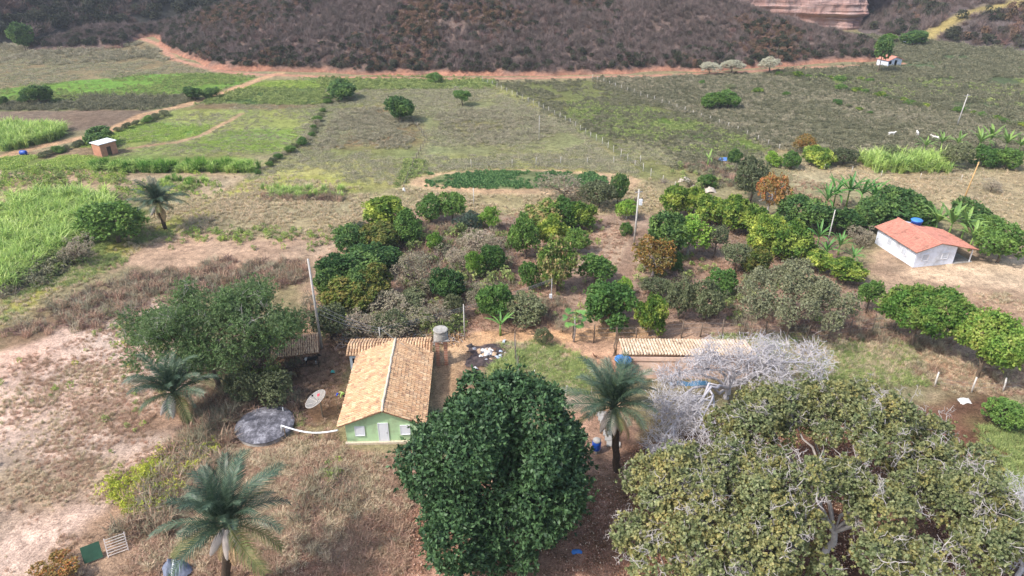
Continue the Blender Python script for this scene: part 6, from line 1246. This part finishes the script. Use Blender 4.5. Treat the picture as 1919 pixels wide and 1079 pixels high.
# ------------------------------------------------------------------ animals and the person
def skinned(name, mat, parent, nodes, edges, sub=2):
    bm = bmesh.new(); lay = bm.verts.layers.skin.verify(); vs = [bm.verts.new(n_[:3]) for n_ in nodes]
    for a, b in edges: bm.edges.new((vs[a], vs[b]))
    for v_, n_ in zip(vs, nodes):
        rr = n_[3]; v_[lay].radius = (rr, rr) if not hasattr(rr, '__len__') else rr
    vs[0][lay].use_root = True
    me = bpy.data.meshes.new(name); bm.to_mesh(me); bm.free(); me.materials.append(mat)
    o = obj(name, me, parent); sk = o.modifiers.new('skin', 'SKIN'); sk.use_smooth_shade = True; sb = o.modifiers.new('subdivision', 'SUBSURF'); sb.levels = sub; sb.render_levels = sub
    return o
def person():
    b = W(648, 752); t = thing('person', 'person in lime green shirt and blue cap bending by the house wall', 'person', (b[0], b[1], 0), math.radians(215))
    sk = plain('skin', (122, 84, 64), .6, .3, .1); sh = plain('lime_shirt', (186, 210, 122), .9, .1, .1); tr = plain('dark_trousers', (66, 66, 78), .95, .1, .15); cp = plain('blue_cap', (56, 76, 168), .8, .2, .1)
    # x forward; hips at 0.88 m, trunk bent far forward, arms reaching down
    N = [(0, 0, .90, .13), (.22, 0, 1.08, .13), (.44, 0, 1.20, .135), (.54, 0, 1.22, .06), (.64, 0, 1.20, .085), (.72, 0, 1.15, .09), (.78, 0, 1.10, .055),
         (0.02, .10, .82, .10), (.06, .13, .46, .068), (-.02, .13, .09, .045), (.10, .14, .04, .04), (.2, .15, .035, .03),
         (0.02, -.10, .82, .10), (.02, -.13, .46, .068), (-.10, -.13, .09, .045), (.02, -.14, .04, .04), (.12, -.15, .035, .03),
         (.44, .19, 1.18, .06), (.50, .24, .92, .045), (.62, .20, .70, .03), (.66, .19, .62, .038), (.44, -.19, 1.18, .06), (.50, -.24, .92, .045), (.62, -.18, .70, .03), (.66, -.17, .62, .038)]
    E_ = [(0, 1), (1, 2), (2, 3), (3, 4), (4, 5), (5, 6), (0, 7), (7, 8), (8, 9), (9, 10), (10, 11), (0, 12), (12, 13), (13, 14), (14, 15), (15, 16), (2, 17), (17, 18), (18, 19), (19, 20), (2, 21), (21, 22), (22, 23), (23, 24)]
    for h, y0 in ((20, .19), (24, -.17)):
        for k in range(5):
            i = len(N); yy = y0 + (k - 2) * .017; L = (.055, .075, .085, .078, .06)[k]
            N += [(.675, yy, .585, .009), (.69, yy + (.03 if k == 0 else 0), .585 - L * .6, .008), (.675, yy + (.03 if k == 0 else 0), .585 - L, .007)]; E_ += [(h, i), (i, i + 1), (i + 1, i + 2)]
    body = skinned('body', sk, t, N, E_, 1)
    S = [(0.03, 0, .92, .15), (.22, 0, 1.08, .15), (.44, 0, 1.20, .155), (.44, .19, 1.18, .08), (.50, .24, .93, .06), (.44, -.19, 1.18, .08), (.50, -.24, .93, .06), (.56, .22, .82, .05), (.56, -.21, .82, .05)]
    skinned('shirt', sh, body, S, [(0, 1), (1, 2), (2, 3), (3, 4), (2, 5), (5, 6), (4, 7), (6, 8)], 2)
    S = [(0, 0, .88, .15), (.02, .10, .80, .115), (.06, .13, .46, .085), (-.02, .13, .14, .07), (.02, -.10, .80, .115), (.02, -.13, .46, .085), (-.10, -.13, .14, .07)]
    skinned('trousers', tr, body, S, [(0, 1), (1, 2), (2, 3), (0, 4), (4, 5), (5, 6)], 2)
    c = MB().lathe([(.115, 0), (.115, .05), (.09, .10), (.04, .125), (0, .13)], 14); o = c.obj('cap', cp, body, True); o.location = (.69, 0, 1.20); o.rotation_euler = (0, .6, 0)
    o2 = MB().box((.15, 0, 0), (.14, .17, .015)).obj('peak', cp, o)
person()
def quadruped(name, label, cat, loc, rz, mat, s=1.0, group=None, horn=False, neck_up=.35):
    t = thing(name, label, cat, loc, rz, group)
    N = [(0, 0, .92, .20), (.35, 0, .90, .22), (.62, 0, .92, .19), (-.38, 0, .94, .20), (-.60, 0, .96, .13), (.80, 0, .92 + neck_up * .5, .11), (.95, 0, .92 + neck_up, .10), (1.12, 0, .86 + neck_up, .075), (1.24, 0, .80 + neck_up, .055)]
    E_ = [(0, 1), (1, 2), (0, 3), (3, 4), (2, 5), (5, 6), (6, 7), (7, 8)]
    for y in (.14, -.14):
        i = len(N); N += [(.55, y, .70, .085), (.56, y, .40, .05), (.55, y, .10, .036), (.60, y, .03, .045)]; E_ += [(2, i), (i, i + 1), (i + 1, i + 2), (i + 2, i + 3)]
        i = len(N); N += [(-.48, y, .72, .10), (-.40, y, .55, .07), (-.56, y, .34, .045), (-.52, y, .09, .036), (-.47, y, .03, .045)]; E_ += [(3, i), (i, i + 1), (i + 1, i + 2), (i + 2, i + 3), (i + 3, i + 4)]
        i = len(N); N += [(.93, y * 1.1, .98 + neck_up, .03), (.90, y * 1.6, .97 + neck_up, .02)]; E_ += [(6, i), (i, i + 1)]
    i = len(N); N += [(-.72, 0, .85, .025), (-.74, 0, .5, .02)]; E_ += [(4, i), (i, i + 1)]
    b = skinned('body', mat, t, N, E_, 1); b.scale = (s, s, s); return t
def piebald():
    m, nt, b = newmat('piebald_hide'); n = noise(nt, 1.6, detail=2); c = ramp(nt, n, [srgb((24, 22, 22)), srgb((24, 22, 22)), srgb((225, 220, 212))], [0, .56, .60]); nt.links.new(c, b.inputs['Base Color']); b.inputs['Roughness'].default_value = .8; return m
q = W(588, 690); quadruped('calf', 'black and white calf standing at the open lean-to', 'calf', (q[0] - .4, q[1] + .6, 0), .15, piebald(), .95)
hide = plain('white_hide', (226, 220, 210), .9, .1, .08)
for k, (u, v) in enumerate([(1669, 256), (1718, 255), (1752, 264)]):
    q = W(u, v); quadruped('goat', 'white goat grazing in the grey weedy pasture', 'goat', (q[0], q[1], 0), (.1, 1.3, 2.6)[k], hide, .95, 'goats in the pasture', neck_up=(.2, .1, .3)[k])
def hen(u, v, rz, col, label, group=None):
    q = W(u, v); t = thing('hen', label, 'hen', (q[0], q[1], 0), rz, group); fm = plain('feather', col, .8, .2, .25, 12)
    skinned('body', fm, t, [(0, 0, .24, .12), (.13, 0, .28, .09), (.2, 0, .40, .045), (.22, 0, .46, .045), (.29, 0, .45, .012), (-.14, 0, .30, .07), (-.26, 0, .42, .04), (-.30, 0, .52, .02)], [(0, 1), (1, 2), (2, 3), (3, 4), (0, 5), (5, 6), (6, 7)], 1)
    for y in (.05, -.05): MB().tube([(0, y, .2), (.0, y, .03), (.07, y, .02)], .012, 4).obj('leg', M['post_yellow'], t)
    MB().box((.22, 0, .52), (.07, .015, .05)).obj('comb', plain('comb', (170, 40, 36)), t)
hen(1003, 709, .3, (150, 76, 44), 'rust red hen in the yard grass'); hen(988, 703, 2.0, (64, 44, 36), 'dark brown hen pecking next to the yard fence'); hen(993, 733, 1.0, (190, 110, 64), 'orange hen by the low wire fence'); hen(999, 702, 4.0, (224, 218, 206), 'white hen in the yard grass')
hen(1115, 671, 2.4, (92, 66, 48), 'brown hen on the swept dirt in front of the forked posts')

# ------------------------------------------------------------------ litter and loose things
def crumple(name, mat, w, d, h, seed, n=12):
    r = np.random.default_rng(seed); g = np.linspace(-1, 1, n); A, B = np.meshgrid(g, g); rr = np.clip(1.15 - np.hypot(A, B), 0, 1)
    Z = h * rr ** .7 * (.45 + fbm(A * 3 + seed, B * 3, 1.1, 3, seed)) ; X_ = A * w / 2 * (1 + (fbm(A * 2, B * 2, 1, 2, seed + 5) - .5) * .5); Y_ = B * d / 2 * (1 + (fbm(A * 2, B * 2, 1, 2, seed + 9) - .5) * .5)
    i = np.arange(n - 1)[:, None] * n + np.arange(n - 1)[None, :]; f = np.stack([i, i + 1, i + n + 1, i + n], -1).reshape(-1, 4)
    return MB().add(np.stack([X_, Y_, Z + .01], -1).reshape(-1, 3), f).mesh(name, mat, True)
def rubbish():
    c = W(918, 668); t = thing('rubbish_heap', 'burnt rubbish heap with white scraps and black ash on the dirt', 'rubbish heap', (c[0], c[1], 0)); r = random.Random(9)
    ash = plain('ash', (70, 62, 62), 1, .05, .5, 3, dirt=(128, 110, 104)); o = obj('ash_mound', crumple('ash_mound', ash, 4.6, 4.4, .45, 3, 26), t)
    cols = [(222, 220, 218), (206, 196, 184), (150, 150, 156), (186, 156, 126), (110, 86, 70), (60, 56, 56), (176, 186, 200)]
    ms = [crumple('scrap', plain('scrap_%d' % i, cc, .7, .3, .1), 1, .7, .35, 20 + i, 6) for i, cc in enumerate(cols)]
    for k in range(90):
        a = r.uniform(0, 6.28); d = abs(r.gauss(0, 1.0)); s = r.uniform(.2, .7) * (1.0 if k > 8 else 1.6)
        obj('scrap', ms[k % 7], t, (d * math.cos(a) * 1.15, d * math.sin(a) * 1.1 + .2, .06 + .32 * max(0, 1 - d / 2.0)), (r.uniform(-.5, .5), r.uniform(-.5, .5), r.uniform(0, 6)), s)
rubbish()
def litter(name, label, u, v, col, w, d, h, seed, rz=0.0, cat='rubbish', group=None):
    q = W(u, v); o = obj(name, crumple(name, plain(name + '_mat_%d' % seed, col, .7, .3, .12), w, d, h, seed), None, (q[0], q[1], 0), (0, 0, rz)); tag(o, label, cat, group)
def tarp():
    q = W(332, 1069); t = thing('crumpled_tarpaulin', 'crumpled grey and white tarpaulin bundle on the dry grass', 'tarpaulin', (q[0], q[1], 0))
    g = plain('grey_tarp', (112, 118, 134), .6, .3, .25, 4); obj('fold', crumple('fold', g, 1.1, 1.5, 1.0, 41, 16), t, (-.45, .1, 0), (0, 0, .3)); obj('fold', crumple('fold', g, 1.3, 1.2, 1.1, 42, 16), t, (.5, -.1, 0), (0, 0, -.4)); obj('white_fold', crumple('white_fold', M['white'], .5, 1.5, 1.15, 43, 14), t, (.05, -.2, .02), (0, 0, .1))
tarp()
litter('white_sheet', 'white scrap of sheet lying on the brown slope', 616, 1008, (225, 222, 216), .35, .5, .14, 44); litter('grey_sack', 'pale grey sack on the dry slope under the palm fronds', 632, 1044, (170, 174, 176), .7, .3, .14, 45, .3); litter('blue_sheet', 'scrap of blue plastic at the foot of the huge dark tree', 1081, 1034, (60, 120, 190), .8, .45, .2, 46); litter('white_sheet', 'white paper on the sandy yard beside the concrete ring', 1055, 736, (236, 234, 228), .5, .6, .1, 47)
for k, (u, w_) in enumerate(((1272, 2.0), (1312, 2.4))): litter('blue_sheeting', 'blue plastic sheeting piled against the orange shed wall', u, 720, (74, 118, 150), w_, .7, .5, 70 + k, 0, 'plastic sheet', 'sheeting by the shed')
litter('teal_bucket', 'teal plastic scrap on the brown dirt yard', 624, 697, (60, 160, 150), .5, .4, .25, 48); litter('white_sack', 'white sack on the soil near the right hand posts', 1808, 752, (220, 216, 208), 1.2, .9, .35, 49); litter('blue_tarpaulin', 'crumpled blue tarpaulin on the clearing by the green field', 1357, 300, (90, 130, 190), 2.6, 1.6, .6, 50); litter('white_drum', 'white plastic can at the corner of the crop oval', 757, 358, (228, 228, 226), .5, .5, .8, 51)
def metal_sheet():
    q = W(176, 1046); t = thing('green_sheet', 'dark green metal sheet propped upright in the dry grass', 'metal sheet', (q[0], q[1], 0), math.radians(32)); g = plain('green_paint', (48, 84, 62), .6, .4, .2, 2)
    MB().box((0, 0, .62), (1.25, .04, 1.25), M=np.array(Euler((-.55, 0, 0)).to_matrix())).obj('panel', g, t); MB().box((0, .4, .3), (.08, .9, .06)).obj('brace', M['post'], t)
metal_sheet()
def gate():
    q = W(222, 1038); t = thing('slatted_gate', 'old slatted wooden gate leaning in dry weeds', 'gate', (q[0], q[1], 0), math.radians(30)); Mx = np.array(Euler((-.7, 0, 0)).to_matrix()); w = plain('grey_wood', (196, 184, 174), .9, .1, .25, 4)
    for k in range(7): p = Mx @ np.array((0, 0, .12 + k * .2)); MB().box(p, (1.35, .04, .06), M=Mx).obj('slat', w, t)
    for s in (-1, 1): p = Mx @ np.array((s * .68, .04, .72)); MB().box(p, (.07, .05, 1.45), M=Mx).obj('stile', w, t)
gate()
# felled palm leaves and branches behind the house
def brush():
    r = np.random.default_rng(77); c = W(780, 634); t = thing('brush_pile', 'long pile of cut dead branches and leaves behind the house', 'brush pile', (c[0], c[1], 0)); bm_ = MB()
    for k in range(260):
        x = r.uniform(-8.5, 4.5); y = r.normal(0, .8) + .05 * x; L = r.uniform(.6, 1.9); a = r.uniform(0, 6.28); z = r.uniform(.05, .4)
        bm_.tube(wiggle(r, (x, y, z), (x + math.cos(a) * L, y + math.sin(a) * L, z + r.uniform(-.1, .3)), 4, .3), np.linspace(.035, .015, 4), 4, False)
    bm_.obj('branches', M['bark_pale'], t)['kind'] = 'stuff'
    p = np.stack([r.uniform(-9, 5, 900), r.normal(0, .9, 900), r.uniform(.03, .3, 900)], 1); V, f = leaves(r, p, np.tile((0, 0, 1.0), (900, 1)), 2, .4, .2, 0.3); V[:, 2] = np.maximum(V[:, 2], .02)
    MB().add(V, f).obj('dead_leaves', M['frond_dead'], t)['kind'] = 'stuff'
brush()
M['rock'] = plain('field_stone', (186, 174, 160), .95, .1, .2, 3)
for k, (u, v, s) in enumerate([(1282, 338, .9), (1330, 358, 1.0), (1300, 350, .5)]):
    q = W(u, v); o = obj('boulder', crumple('boulder', M['rock'], 2.2 * s, 1.6 * s, .8 * s, 60 + k, 14), None, (q[0], q[1], -.05)); tag(o, 'pale flat boulder on the brown clearing', 'boulder', 'boulders on the clearing')

# ------------------------------------------------------------------ air: thin dry season haze over the valley
hm_, nt, b = newmat('haze'); nt.nodes.remove(b); pv = nt.nodes.new('ShaderNodeVolumePrincipled'); pv.inputs['Density'].default_value = 0.00026
pv.inputs['Color'].default_value = (0.82, 0.86, 0.92, 1); pv.inputs['Anisotropy'].default_value = 0.2; nt.links.new(pv.outputs[0], nt.nodes['Material Output'].inputs['Volume'])
hz_ = MB().box((0, 700, 80), (6000, 6000, 190)).obj('haze', hm_); tag(hz_, 'thin pale air filling the valley', 'haze', None, 'stuff')
